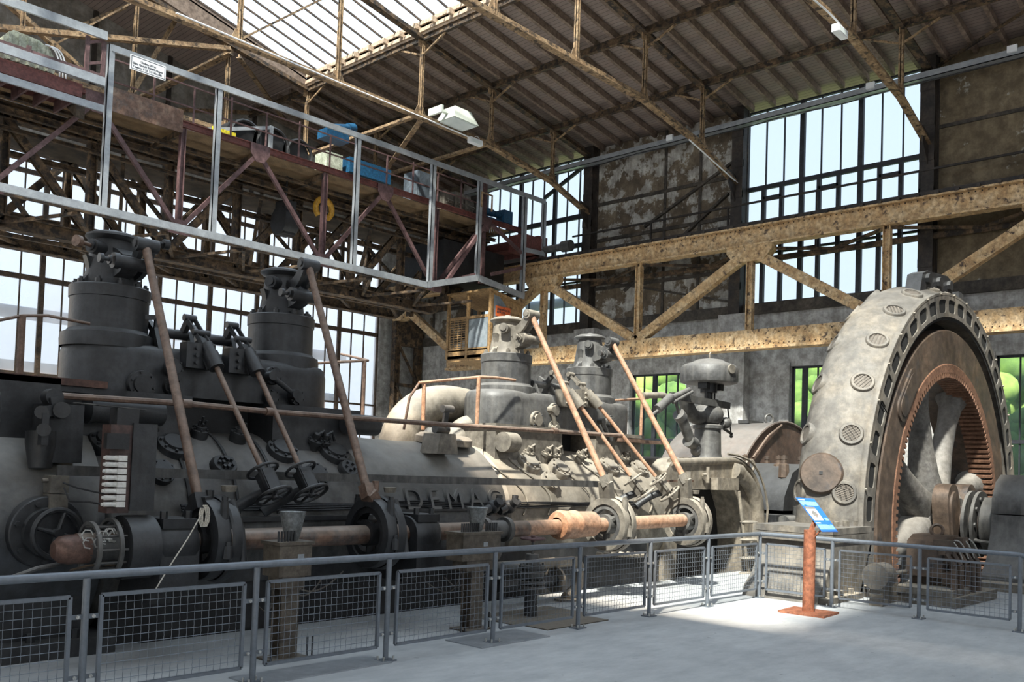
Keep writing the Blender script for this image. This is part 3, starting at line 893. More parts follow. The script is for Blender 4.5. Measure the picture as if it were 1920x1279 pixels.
CT = [([(330 / 1, 28), (640, 160), (885, 262)], TY[1] - .09, 'long white conduit along the bottom chord of the floodlight truss'),
      ([(1292, 265), (1340, 308), (1383, 346)], TY[2] - .09, 'short white conduit on the lower end of the middle truss'),
      ([(1522, 0), (1552, 26), (1574, 48)], TY[3] - .09, 'short white conduit feeding the lamp on the truss beside the tall window')]
for pts, y, l in CT:
    tag(MB().tube([bp(a, b, Y=y) + Vector((0, 0, .05)) for a, b in pts], .022, 6).build('conduit', 'white'), l, 'conduit', 'white conduits on the trusses')

# ------------------------------------------------------------------ outside
struct(MB().bx(-40, 60, YW + .6, 90, -.6, -.3).bx(XW + .5, 70, -30, YW + .6, -.6, -.3).build('ground', 'grass'), 'ground outside the hall')
hb = MB()
rng = random.Random(3)
for k in range(950):
    x = rng.random()
    hb.sphere((33 + x * 5, -8 + rng.random() * 42, .2 + rng.random() * (3 + x * 5.5)), .45 + rng.random() * .7, 12)
ho = hb.build('hedge', 'foliage', None, 180)
tag(ho, 'mass of bright green bushes outside the low windows', 'hedge')
ho['kind'] = 'stuff'
for k, (z, l) in enumerate(((6.55, 'uppermost blue grey pipe outside the frosted windows'), (4.75, 'middle blue grey pipe outside the frosted windows'), (4.0, 'lowest blue grey pipe outside the frosted windows'))):
    o = MB().cyl((-4, 33.2, z + .1), (24.6, 33.2, z), .17 if k else .22).build('outside_pipe', 'outpipe')
    tag(o, l, 'pipe', 'pipes outside the frosted windows')
tag(MB().tube([(30, 22, -.3), (30, 22, 8.6), (30.0, 22.25, 8.95), (30, 22.6, 9.1), (30, 27, 9.1)], .22, 10).build('outside_pipe', 'outpipe'), 'bent blue grey pipe outside the window by the crane cab', 'pipe')
tag(MB().bx(9.5, 30, 42, 50, -.3, 5.6).build('outside_building', 'brick'), 'pink brick building outside the frosted windows', 'building')
tag(MB().bx(-12, 8.5, 44, 54, -.3, 11.5).build('outside_building', 'outgrey'), 'tall grey building outside the frosted windows behind the first valve tower', 'building')

# ------------------------------------------------------------------ crane runway along the right wall
t = thing('crane_runway', 'ochre riveted lattice girder carrying the crane rail in front of the tall windows', 'crane runway', (XR, 14, 5.7))
Y0r, Y1r = -5, 30.2
MB().ibeam((XR, Y0r, 9.2), (XR, Y1r, 9.2), .38, .62, .05).build('top_chord', 'ochre', t)
mb = MB()
mb.bx(XR - .16, XR + .16, Y0r, 26.7, 5.74, 6.32).bx(XR - .24, XR + .24, Y0r, 26.7, 5.72, 5.80)
mb.build('bottom_chord', 'ochre', t)
rv = MB()
for k in range(150):
    y = 2 + k * .16
    rv.cyl((XR - .16, y, 5.87), (XR - .185, y, 5.87), .022, .012, 6)
    rv.cyl((XR - .025, y, 9.44), (XR - .05, y, 9.44), .022, .012, 6)
    if k % 5 == 0:
        rv.cyl((XR - .16, y, 6.2), (XR - .185, y, 6.2), .022, .012, 6)
rv.build('rivet', 'ochre_dark', t)['kind'] = 'stuff'
VY = [21.75, 17.55, 13.45, 9.35, 5.25, 1.15]
for y in VY:
    MB().ibeam((XR, y, 6.3), (XR, y, 8.9), .2, .2, .03, (0, 1, 0)).build('upright', 'ochre', t)
nodes = [(30.1, 8.9), (26.1, 6.2), (21.75, 8.75), (17.55, 6.3), (13.45, 8.75), (9.35, 6.3), (5.25, 8.75), (1.15, 6.3)]
for (ya, za_), (yb, zb_) in zip(nodes, nodes[1:]):
    MB().beam((XR, ya, za_), (XR, yb, zb_), .26, .30).build('diagonal', 'ochre', t)
for y in (21.75, 13.45, 5.25):
    MB().prism([(-.75, 8.9), (-.75, 8.72), (-.5, 8.42), (.5, 8.42), (.75, 8.72), (.75, 8.9)], (XR - .17, y, 0), (0, 1, 0), (0, 0, 1), (.34, 0, 0)).build('gusset', 'ochre', t)
MB().prism([(-.9, 9.5), (.6, 9.5), (.6, 8.8), (.1, 8.0), (-.5, 8.0), (-.9, 8.6)], (XR - .2, 30.0, 0), (0, 1, 0), (0, 0, 1), (.4, 0, 0)).build('end_gusset', 'ochre', t)
mb = MB()
mb.bx(XR - .05, XR + .05, Y0r, 29.5, 9.52, 9.66).bx(XR - .09, XR + .09, Y0r, 29.5, 9.50, 9.55)
for k in range(60):
    mb.bx(XR - .24, XR + .24, k * .5 - .04, k * .5 + .04, 9.50, 9.57)
mb.build('crane_rail', 'column', t)
mb = MB()
mb.beam((XR + 1.2, Y0r, 8.75), (XR + 1.2, 29.8, 8.75), .12, .16)
for a, b in zip(VY, VY[1:]):
    m_ = (a + b) / 2
    mb.beam((XR, a, 8.85), (XR + 1.2, m_, 8.8), .1, .08).beam((XR + 1.2, m_, 8.8), (XR, b, 8.85), .1, .08)
mb.build('surge_lattice', 'ochre_dark', t)
mb = MB()
mb.beam((XR + 1.1, Y0r, 10.62), (XR + 1.1, 21.4, 10.62), .05, .06)
y = 20.9
while y > -3:
    mb.bx(XR + 1.08, XR + 1.12, y - .03, y + .03, 8.8, 10.62)
    y -= 3.0
mb.build('walkway_rail', 'column', t)
MB().bx(XR + .3, XR + 1.3, Y0r, 29.8, 9.35, 9.4).build('walkway', 'darkplate', t)
# lattice column under its far end
c = thing('runway_column', 'rusty lattice column under the far end of the crane runway', 'column', (25.6, 30.05, 0))
for x in (25.0, 26.25):
    MB().ibeam((x, 30.05, 0), (x, 30.05, 8.3), .26, .3, .04, (1, 0, 0)).build('leg', 'ochre_dark', c)
mb = MB()
zz = [7.2, 5.3, 3.4, 1.5]
for k, z in enumerate(zz):
    mb.beam((25, 30.0, z), (26.25, 30.0, z), .1, .14)
    if k < 3:
        mb.beam((25, 29.95, z - .1), (26.25, 29.95, zz[k + 1]), .1, .08)
mb.bx(24.9, 26.35, 29.9, 30.2, 7.0, 8.1)
mb.build('lacing', 'ochre_dark', c)
# beam along the far window wall at runway height
t = thing('wall_beam', 'long rusty beam with ragged edges along the frosted windows', 'beam', (14, 30.0, 8.6))
MB().ibeam((2, 29.95, 8.85), (24.8, 29.95, 8.95), .36, .5, .04).build('beam', 'ochre_dark', t)
mb = MB()
mb.beam((2, 29.4, 8.2), (24.6, 29.4, 8.6), .1, .08)
for k in range(8):
    x = 3 + k * 2.7
    mb.beam((x, 29.95, 8.7), (x + 1.35, 29.4, 8.3), .08, .06).beam((x + 1.35, 29.4, 8.3), (x + 2.7, 29.95, 8.7), .08, .06)
mb.build('lacing', 'truss', t)

# ------------------------------------------------------------------ travelling crane
YC = 21.8
cr = thing('bridge_crane', 'old travelling bridge crane of rusty lattice girders spanning the hall', 'crane', (16, 23.5, 7.6))
# outer galvanised cage
mb = MB()
CX0, CX1 = 9.0, 24.95
mb.beam((CX0, YC, 11.62), (CX1, YC, 11.72), .06, .16)
mb.build('cage_top_rail', 'galv', cr)
mb = MB()
mb.beam((2, YC, 7.68), (19.3, YC, 7.68), .08, .18).beam((19.3, YC, 7.68), (21.6, YC, 8.32), .08, .2).beam((21.6, YC, 8.32), (23.95, YC, 8.06), .08, .2)
mb.beam((23.95, YC, 9.75), (CX1, YC, 9.8), .08, .15)
mb.build('cage_bottom_rail', 'galv', cr)
for x, z0, z1 in ((9.0, 7.6, 11.7), (11.84, 7.6, 11.6), (16.4, 7.6, 11.62), (19.45, 7.6, 11.65), (21.6, 8.3, 11.68), (23.9, 8.0, 11.7), (CX1, 9.7, 11.75), (5.2, 7.6, 11.7)):
    m_ = MB()
    m_.bx(x - .075, x + .075, YC - .01, YC + .01, z0, z1).bx(x - .075, x - .055, YC - .01, YC + .12, z0, z1)
    m_.build('cage_post', 'galv', cr)
# red primed walkway truss
YP = 22.25
mb = MB()
mb.ibeam((4, YP, 10.5), (24.4, YP, 10.55), .10, .17, .02)
mb.build('walkway_edge_beam', 'redlead', cr)
MB().bx(11.1 - 1.9, 11.05, YP - .08, YP - .05, 10.25, 10.85).build('edge_plate', 'shaft', cr)
for x in (2.2, 6.65, 11.1, 15.55, 20.0):
    MB().ibeam((x, YP, 7.65), (x, YP, 10.4), .14, .14, .02, (1, 0, 0)).build('truss_upright', 'purple', cr)
    for s in (-1, 1):
        MB().beam((x, YP, 7.75), (x + s * 2.2, YP, 10.35), .09, .11).build('truss_diagonal', 'purple', cr)
    MB().prism([(-.3, 7.62), (.3, 7.62), (.3, 7.8), (.1, 8.0), (-.1, 8.0), (-.3, 7.8)], (x, YP - .08, 0), (1, 0, 0), (0, 0, 1), (0, .03, 0)).build('gusset', 'purple', cr)
for x in (8.88, 13.33, 17.78, 22.23):
    MB().prism([(-.3, 10.6), (.3, 10.6), (.3, 10.35), (.12, 10.1), (-.12, 10.1), (-.3, 10.35)], (x, YP - .09, 0), (1, 0, 0), (0, 0, 1), (0, .03, 0)).build('gusset', 'purple', cr)
MB().beam((2, YP, 7.7), (20.3, YP, 7.7), .1, .12).build('walkway_bottom_chord', 'ochre_dark', cr)
# walkway mesh with ragged brackets
MB().bx(4, 23.6, YP + .05, YP + 1.7, 10.40, 10.43).build('walkway_mesh', 'deckmesh', cr)
for k in range(9):
    x = 4.4 + k * 2.22
    MB().beam((x, YP, 10.3), (x, YP + 1.7, 10.22), .09, .16).build('walkway_bracket', 'ochre_dark', cr)
# slim hand rail of the walkway
mb = MB()
for z in (11.0, 11.55):
    mb.beam((9.2, YP - .02, z), (22.2, YP - .02, z + .03), .035, .035)
for k in range(13):
    x = 9.2 + k * 1.08
    mb.bx(x - .02, x + .02, YP - .04, YP, 10.6, 11.55 + (.1 if k % 2 else 0))
mb.build('walkway_handrail', 'purple', cr)
# main lattice girders
for j, yg in enumerate((24.1, 26.2)):
    mb = MB()
    mb.ibeam((1, yg, 10.15), (24.3, yg, 10.2), .34, .42, .03)
    mb.build('girder_top_chord', 'ochre_dark', cr)
    mb = MB()
    mb.ibeam((1, yg, 7.45), (21.6, yg, 7.45), .34, .34, .03).beam((21.6, yg, 7.45), (24.3, yg, 9.6), .3, .3)
    mb.build('girder_bottom_chord', 'ochre_dark', cr)
    for k in range(11):
        x = 1.2 + k * 2.1 + j * .2
        MB().ibeam((x, yg, 7.5), (x, yg, 10.1), .22, .2, .03, (1, 0, 0)).build('girder_upright', 'ochre_dark', cr)
        if k < 10:
            a, b = ((x, yg, 10.0), (x + 2.1, yg, 7.55)) if k < 5 else ((x, yg, 7.55), (x + 2.1, yg, 10.0))
            if j:
                a, b = ((x, yg, 7.55), (x + 2.1, yg, 10.0)) if k % 2 else ((x, yg, 10.0), (x + 2.1, yg, 7.55))
            MB().ibeam(a, b, .2, .18, .03, (0, 1, 0)).build('girder_diagonal', 'ochre_dark', cr)
for yy, zz_, hh in ((22.9, 10.12, .1), (23.4, 9.95, .16), (23.7, 9.62, .1), (24.6, 9.3, .14), (25.4, 9.5, .1)):
    MB().ibeam((1.5, yy, zz_), (23.5, yy, zz_ + .03), .12, hh, .02).build('stringer', 'ochre_dark', cr)
for xx in (6.2, 10.4, 14.6, 18.8):
    MB().beam((xx, 24.1, 9.9), (xx + .9, 26.2, 7.7), .1, .1).build('cross_brace', 'ochre_dark', cr)
    MB().beam((xx + 1.2, 26.2, 9.9), (xx + 1.9, 24.1, 7.7), .1, .1).build('cross_brace', 'ochre_dark', cr)
# lower plane lacing and underside plates
mb = MB()
for k in range(9):
    x = 2 + k * 2.2
    mb.beam((x, YP, 7.6), (x + 1.1, 24.1, 7.42), .08, .07).beam((x + 1.1, 24.1, 7.42), (x + 2.2, YP, 7.6), .08, .07)
    mb.beam((x, 24.1, 7.4), (x + 2.2, 26.2, 7.4), .1, .08)
mb.beam((1, 24.5, 7.2), (21, 24.5, 7.35), .12, .1)
mb.build('lower_lacing', 'ochre_dark', cr)
MB().bx(3, 23.6, 24.4, 25.9, 9.88, 9.90).build('perforated_plate', perforated('punched_plate', ((0.03, 0.025, 0.02), (0.13, 0.095, 0.06)), .32, .93), cr)
mb = MB()
mb.bx(2, 24.4, 24.05, 24.15, 10.4, 10.5).bx(2, 24.4, 26.15, 26.25, 10.4, 10.5)
mb.build('trolley_rail', 'column', cr)
# end carriage on the runway
mb = MB()
mb.bx(24.75, 25.25, 21.9, 27.2, 9.75, 10.45).bx(24.2, 25.3, 22.6, 26.2, 9.95, 10.2)
for y in (22.4, 26.6):
    mb.cyl((24.9, y, 10.0), (25.1, y, 10.0), .36)
mb.build('end_carriage', 'redlead', cr)
MB().bx(23.9, 24.95, 21.85, 22.6, 9.75, 10.35).build('end_box', 'redlead', cr)
mb = MB()
mb.cyl((25.0, 21.9, 9.95), (25.0, 20.9, 9.95), .13).cyl((25.0, 20.95, 9.95), (25.0, 20.55, 9.95), .2)
mb.build('buffer', 'iron_mid', cr)
# gear on the bridge end
mb = MB()
for x0, z0, w, h in ((19.6, 10.75, .75, .95),):
    mb.bx(x0, x0 + w, 22.8, 23.5, z0, z0 + h)
    for k in range(2):
        mb.bx(x0 + .05, x0 + w - .05, 22.78, 22.8, z0 + .06 + k * .45, z0 + .42 + k * .45)
mb.build('switch_cabinet', 'cabinet', cr)
mb = MB()
for k in range(3):
    mb.bx(20.75 + k * .5, 21.15 + k * .5, 22.7, 23.3, 10.7, 11.25 + .12 * (k % 2))
    for q in range(6):
        mb.tube(arc((20.85 + k * .5 + q * .05, 22.66, 10.95), (0, 1, 0), (0, 0, 1), .06, 0, 360, 6), .01, 5)
mb.bx(20.6, 22.3, 22.7, 23.4, 10.6, 10.7)
mb.build('resistor_bank', 'iron2', cr)
m_ = MB()
m_.cyl((22.5, 22.5, 10.95), (22.9, 22.5, 10.95), .13).cyl((22.95, 22.5, 10.95), (23.25, 22.5, 10.95), .11).bx(23.3, 23.75, 22.3, 22.7, 10.7, 11.15).bx(22.4, 23.8, 22.35, 22.65, 10.66, 10.74)
m_.build('drive_motor', 'bluemotor', cr)
MB().tube([(21.6, YC - .05, 10.75), (21.6, YC - .05, 11.25), (22.1, YC - .05, 11.25), (22.1, YC - .05, 10.7)], .035, 6).build('hoop', 'truss', cr)
mb = MB()
mb.bx(21.0, 24.0, 22.9, 25, 8.4, 9.7)
mb.build('machine_housing', 'black', cr)
mb = MB()
mb.beam((21.7, YC + .05, 8.5), (19.6, YP, 7.75), .08, .08)
mb.beam((20.2, YC + .1, 7.9), (21.9, YC + .1, 10.2), .12, .12).beam((22.4, YC + .1, 8.6), (23.9, YC + .1, 9.1), .2, .12).beam((22.3, YC + .1, 10.3), (23.9, YC + .1, 9.6), .1, .1)
mb.bx(22.2, 22.36, YP, YP + .14, 8.3, 11.9)
mb.build('end_brace', 'purple', cr)

# driver's cab
cab = []
X0, X1, Y0, Y1, Z0, Z1 = 22.32, 23.85, 21.85, 23.95, 5.72, 8.05
ms = MB()
for x, y in ((X0, Y0), (X0, Y1), (X1, Y0), (X1, Y1), (X0, 22.95)):
    ms.bx(x - .05, x + .05, y - .05, y + .05, Z0, Z1 if x < 23 else 7.75)
for z in (Z0 + .05, Z0 + .3, 7.15):
    ms.bx(X0 - .04, X0 + .04, Y0, Y1, z - .05, z + .05)
ms.bx(X0 - .04, X0 + .04, Y0, Y1, Z0, Z0 + .3)
ms.bx(X0, X1, Y0, Y1, Z0 - .1, Z0)
# near side: panel with a sloping window
for xa, xb, za_, zb_ in ((X0, X1, Z0, 6.35), (X0, X0 + .13, 6.35, 8.05), (X1 - .5, X1, 6.35, 7.34)):
    ms.bx(xa, xb, Y0 - .02, Y0 + .02, za_, zb_)
ms.prism([(X0 + .13, 8.02), (X1, 7.7), (X1, 7.35), (X1 - .5, 7.35), (X0 + .45, 7.85), (X0 + .13, 7.9), (X0 + .13, 8.0)], (0, Y0 - .025, 0), (1, 0, 0), (0, 0, 1), (0, .05, 0))
ms.build('cab_body', 'cabpaint', cr)
mb = MB()
mb.hexa([(X0 - .12, Y0 - .1, 8.02), (X1 + .12, Y0 - .1, 7.7), (X1 + .12, Y1 + .1, 7.7), (X0 - .12, Y1 + .1, 8.02), (X0 - .12, Y0 - .1, 8.08), (X1 + .12, Y0 - .1, 7.76), (X1 + .12, Y1 + .1, 7.76), (X0 - .12, Y1 + .1, 8.08)])
mb.build('cab_roof', 'cabpaint', cr)
MB().prism([(X0 + .13, 6.35), (X1 - .5, 6.35), (X1 - .5, 7.4), (X0 + .45, 7.85), (X0 + .13, 7.9)], (0, Y0, 0), (1, 0, 0), (0, 0, 1), (0, .02, 0)).build('cab_side_window', 'cabglass', cr)
MB().bx(X0 - .02, X0 + .01, Y0 + .1, 22.88, Z0 + .32, 7.08).build('cab_front_window', 'cabglass', cr)
mb = MB()
for k in range(12):
    z = Z0 + .4 + k * .085
    mb.bx(X0 - .02, X0, 23.03, 23.88, z - .012, z + .012)
for k in range(5):
    y = 23.03 + k * .2
    mb.bx(X0 - .025, X0, y - .014, y + .014, Z0 + .35, 7.1)
mb.build('cab_grille', 'cabpaint', cr)
MB().bx(X0 + .6, X0 + 1.2, 22.6, 23.4, Z0, 6.6).build('cab_seat', 'black', cr)
sp = MB().bx(X0 + .22, X0 + .95, Y0 - .05, Y0 - .03, 7.16, 7.52).build('notice', 'orange', cr)
text_mesh('lettering', '\u00dcBER KRAN IN\nBETR. OEL', .098, .002, 'ink', sp, (X0 + .26, Y0 - .052, 7.37), (1, 0, 0), (0, 0, 1), bold=.002)

# trolley with hoist gear on the bridge
tr = thing('crane_trolley', 'dark hoist trolley with blue motors on top of the bridge crane', 'crane trolley', (14.5, 24.5, 10.5))
MB().bx(12.6, 18.4, 23.2, 25.9, 10.5, 10.75).build('frame', 'black', tr)
mb = MB()
for k, (x, r) in enumerate(((13.5, .5), (14.4, .55), (15.3, .45))):
    mb.cyl((x - .1, 23.3, 11.1), (x - .1, 25.0, 11.1), r, None, 20)
    mb.torus((x, 23.25, 11.1), (0, 1, 0), r * .95, .05, 20, 6)
mb.bx(13.2, 16.2, 23.6, 25.4, 10.7, 11.3)
mb.build('hoist_drum', 'black', tr)
m_ = MB()
w0 = bp(625, 240, Y=23.4); w1 = bp(652, 241, Y=23.4); w2 = bp(664, 242, Y=23.4)
m_.cyl(w0, w1, .13).cyl(w1, w2, .17).bx(w0.x - .3, w1.x, 23.3, 23.8, w0.z - .35, w0.z - .08)
m_.build('hoist_motor', 'bluemotor', tr)
MB().bx(16.9, 18.55, 22.9, 23.5, 10.95, 11.42).build('blue_case', 'bluemotor', tr)
MB().bx(16.1, 16.7, 23.0, 23.6, 10.9, 11.4).build('gear_case', 'greygreen', tr)
MB().bx(12.3, 13.0, 22.95, 23.0, 10.75, 11.0).build('warning_plate', 'lime', tr)
mb = MB()
mb.beam((11.6, 23.1, 10.7), (14.2, 23.1, 11.55), .05, .1).bx(14.15, 14.25, 23.05, 23.15, 10.8, 11.6)
mb.build('support_rail', 'galv', tr)
for x, z in ((15.6, 9.0), (14.6, 8.6)):
    pass
h = bp(607, 392, Y=23.2)
m_ = MB()
m_.tube(arc((h.x, h.y, h.z), (1, 0, 0), (0, 0, 1), .3, -60, 230, 16), .09, 8)
m_.cyl((h.x, h.y, h.z + .3), (h.x, h.y, h.z + .6), .1)
m_.build('lifting_hook', 'yellow', tr)
m_ = MB()
m_.tube([(h.x, h.y, h.z + .5), (h.x, h.y, 10.6)], .03, 6)
q = bp(535, 410, Y=23.4)
m_.build('hook_rope', 'black', tr)
m_ = MB().bx(q.x - .2, q.x + .2, q.y - .25, q.y + .25, q.z - .5, q.z + .5)
m_.cyl((q.x, q.y, q.z + .4), (q.x, q.y, 10.6), .03, None, 6).cyl((q.x - .24, q.y, q.z - .1), (q.x + .24, q.y, q.z - .1), .42, None, 20)
m_.build('hook_block', 'black', tr)

# raised service platform at the left
sv = thing('service_platform', 'small red floored service platform with grey rails beside the white sign', 'platform', (6, 21.9, 9.8))
YS = 21.5
mb = MB()
mb.beam((1.5, YS, 11.62), (8.75, YS, 11.72), .06, .2).beam((1.5, YS, 10.62), (8.75, YS, 10.62), .06, .2).beam((1.5, YS, 9.98), (8.75, YS, 9.98), .06, .16)
mb.build('guard_rail', 'galv', sv)
mb = MB()
for x in (8.72, 8.35, 5.9, 7.1):
    mb.bx(x - .045, x + .045, YS + .05, YS + .12, 10.6, 11.6 if x > 8 or x < 6 else 10.9)
mb.beam((8.35, YS + .08, 11.45), (8.72, YS + .08, 11.62), .05, .06).beam((8.35, YS + .08, 10.95), (8.72, YS + .08, 11.1), .05, .06)
mb.beam((2, YS + .08, 10.8), (8.7, YS + .08, 10.78), .04, .07)
mb.build('rail_post', 'purple', sv)
MB().bx(1.5, 8.4, YS + .17, YS + 1.4, 10.28, 10.36).build('floor_plate', 'redlead', sv)
mb = MB()
MB().bx(1.5, 8.3, YS + .12, YS + .16, 10.14, 10.45).build('toe_board', 'redlead', sv)
for k in range(14):
    mb.bx(2 + k * .47, 2.05 + k * .47, YS + .2, YS + 1.3, 10.0, 10.28)
mb.build('floor_joist', 'purple', sv)
for x in (4.6, 8.35):
    MB().prism([(0, 10.3), (0, 9.7), (.9, 10.3)], (x - .1, YS + .3, 0), (0, 1, 0), (0, 0, 1), (.2, 0, 0)).build('bracket', 'darkplate', sv)
g = thing('hoist_gearbox', 'pale green finned gearbox with white cables on the service platform', 'gearbox', (7.2, 22.2, 10.36))
mb = MB()
mb.prism([(-.5, 0), (.55, 0), (.6, .25), (.45, .52), (.2, .66), (-.35, .7), (-.55, .5)], (7.25, 22.0, 10.62), (1, 0, 0), (0, 0, 1), (0, .5, 0))
for k in range(5):
    mb.bx(6.8 + k * .2, 6.85 + k * .2, 21.95, 22.52, 10.62, 11.24)
mb.bx(6.8, 7.75, 22.05, 22.45, 10.36, 10.62)
mb.build('casing', 'greygreen', g)
mb = MB()
for k in range(3):
    mb.tube(bez((7.55 + k * .07, 21.93, 11.2), (7.9 + k * .07, 21.9, 11.25), (7.9 + k * .07, 21.93, 10.5), 8), .018, 6)
mb.build('cable', 'white', g)
MB().cyl((6.05, 22.0, 11.35), (6.35, 22.0, 11.35), .12).build('oil_cup', 'palewood', g)
# white sign on the crane rail
p00, p11 = bp(245, 101, Y=YC - .06), bp(310, 147, Y=YC - .06)
sx0, sx1 = p00.x, p11.x
sz1, sz0 = 11.92, 11.02
sg = thing('sign_board', 'white sign board with three lines of black lettering on the crane rail', 'sign', ((sx0 + sx1) / 2, YC - .06, sz0))
z_hi = bp(245, 101, Y=YC - .06).z
z_lo = bp(245, 129, Y=YC - .06).z
MB().bx(sx0, sx1, YC - .07, YC - .045, z_lo, z_hi).build('plate', 'white', sg)
wd, ht = sx1 - sx0, z_hi - z_lo
for k, (s, al, xo) in enumerate((('Umbau 2016:', 'CENTER', .5), ('Glitz GmbH 58089 Hagen', 'LEFT', .06), ('Telefon: 0 23 31/ 304188', 'LEFT', .06))):
    text_mesh('lettering', s, ht * .2, .002, 'ink', sg, (sx0 + wd * xo, YC - .072, z_hi - ht * (.39 + .215 * k)), (1, 0, 0), (0, 0, 1), al, bold=.001, spacing=1.0)
f = MB()
for a, b in (((.03, .08), (.97, .08)), ((.97, .08), (.97, .92)), ((.97, .92), (.03, .92)), ((.03, .92), (.03, .08))):
    f.beam((sx0 + wd * a[0], YC - .072, z_lo + ht * a[1]), (sx0 + wd * b[0], YC - .072, z_lo + ht * b[1]), .003, .012)
f.build('border_line', 'ink', sg)
# ------------------------------------------------------------------ gas engine
EY, EZ = 10.0, 1.1
eng = thing('gas_engine', 'huge dusty horizontal gas engine with four valve towers along the railing', 'engine', (8.5, EY, 0))
AX = (1, 0, 0)


def barrel(name, m, prof):
    return MB().lathe([(r, x) for x, r in prof], (0, EY, EZ), AX, 64).build(name, m, eng)


barrel('end_barrel', 'body', [(0.6, .4), (0.7, 1.0), (0.9, 1.14), (1.2, 1.19), (3.7, 1.19), (3.82, 1.17), (3.84, 1.1), (3.84, .9)])
barrel('cylinder_jacket', 'iron_mid', [(3.84, 1.08), (3.9, 1.13), (4.75, 1.13), (4.8, 1.10), (4.95, 1.10), (5.0, 1.13), (5.25, 1.13), (5.3, 1.10), (5.75, 1.10), (5.8, 1.13), (6.9, 1.13), (7.0, 1.1)])
barrel('distance_piece', 'body', [(7.0, 1.1), (7.05, 1.16), (7.2, 1.17), (7.8, 1.14), (8.5, 1.13), (9.2, 1.16), (9.5, 1.17), (9.6, 1.1)])
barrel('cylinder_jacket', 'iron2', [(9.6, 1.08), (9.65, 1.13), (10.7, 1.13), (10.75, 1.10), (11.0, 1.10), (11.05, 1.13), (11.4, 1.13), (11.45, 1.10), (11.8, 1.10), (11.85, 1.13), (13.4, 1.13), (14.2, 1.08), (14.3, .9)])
mb = MB()
mb.bx(3.95, 14.2, 9.05, 10.9, -1.5, .55)
mb.bx(1.0, 3.85, 9.15, 10.8, 0.0, .5)
mb.build('bed', 'black', eng)
mb = MB()
mb.bx(2.1, 3.95, 8.75, 9.3, 0, .16).bx(2.3, 3.7, 8.95, 9.3, .16, .55)
for k in range(4):
    mb.cyl((2.4 + k * .4, 8.85, .16), (2.4 + k * .4, 8.85, .24), .04, None, 6)
mb.build('foot', 'iron', eng)
# ledge with cables along the front
mb = MB()
mb.bx(4.0, 7.05, 8.78, 9.1, 1.22, 1.27).bx(7.1, 9.6, 8.80, 9.0, 1.30, 1.33)
mb.bx(4.2, 13.2, 8.95, 9.15, .55, 1.2)
mb.build('side_ledge', 'iron', eng)
mb = MB()
for k in range(4):
    z = 1.34 + .02 * k
    mb.tube([(4.6 + i * .55, 8.84 + .01 * k, z + (.03 if i in (5, 6) else 0) + .008 * math.sin(i * 1.7 + k)) for i in range(16)], .011, 5)
mb.build('cable_bundle', 'black', eng)
# embossed letters, lower front of the distance piece
n_ = Vector((0, -.88, .47))
text_mesh('raised_lettering', 'DEMAG', .43, .05, 'body', eng, (7.62, 8.865, 1.31), (1, 0, 0), (0, .36, .93), 'LEFT', bold=.0, spacing=1.42)

MB().bx(1.6, 3.5, 9.25, 10.75, 1.9, 2.62).build('end_casing', 'iron', eng)
MB().bx(4.8, 6.0, 9.9, 10.7, 1.9, 2.58).build('gap_shade', 'black', eng)  # added black filler, puts shade into the gap between the necks
MB().bx(11.25, 12.25, 9.9, 10.7, 1.9, 2.58).build('gap_shade', 'black', eng)  # same black shade filler on the second cylinder
# necks between jackets and the gas chests
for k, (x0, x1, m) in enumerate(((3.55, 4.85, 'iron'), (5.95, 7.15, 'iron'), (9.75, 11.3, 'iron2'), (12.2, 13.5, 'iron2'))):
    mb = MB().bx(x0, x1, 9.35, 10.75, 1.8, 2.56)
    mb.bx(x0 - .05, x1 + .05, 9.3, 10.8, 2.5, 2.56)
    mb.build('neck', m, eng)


def stadium(x0, x1, r, n=12):
    c0, c1 = x0 + r, x1 - r
    pts = [(c1 + r * math.cos(R(-90 + 180 * i / n)), r * math.sin(R(-90 + 180 * i / n))) for i in range(n + 1)]
    pts += [(c0 + r * math.cos(R(90 + 180 * i / n)), r * math.sin(R(90 + 180 * i / n))) for i in range(n + 1)]
    return pts


def chest(x0, x1, z0, z1, r, m):
    prof = [(0, z0), (0, z1 - .14), (.02, z1 - .06), (.06, z1 - .02), (.13, z1)]
    mb = MB()
    rings = []
    for ins, z in prof:
        rings.append([Vector((x, EY + y, z)) for x, y in stadium(x0 + ins, x1 - ins, r - ins)])
    n = len(rings[0])
    vs = [p for q in rings for p in q]
    fs = []
    for i in range(len(rings) - 1):
        fs += [(i * n + k, i * n + (k + 1) % n, (i + 1) * n + (k + 1) % n, (i + 1) * n + k) for k in range(n)]
    fs.append(tuple(range((len(rings) - 1) * n, len(rings) * n)))
    fs.append(tuple(reversed(range(n))))
    mb.add(vs, fs)
    return mb.build('gas_chest', m, eng)


chest(3.78, 7.02, 2.56, 3.10, .50, 'iron')
chest(9.92, 13.62, 2.54, 3.12, .52, 'iron_mid')


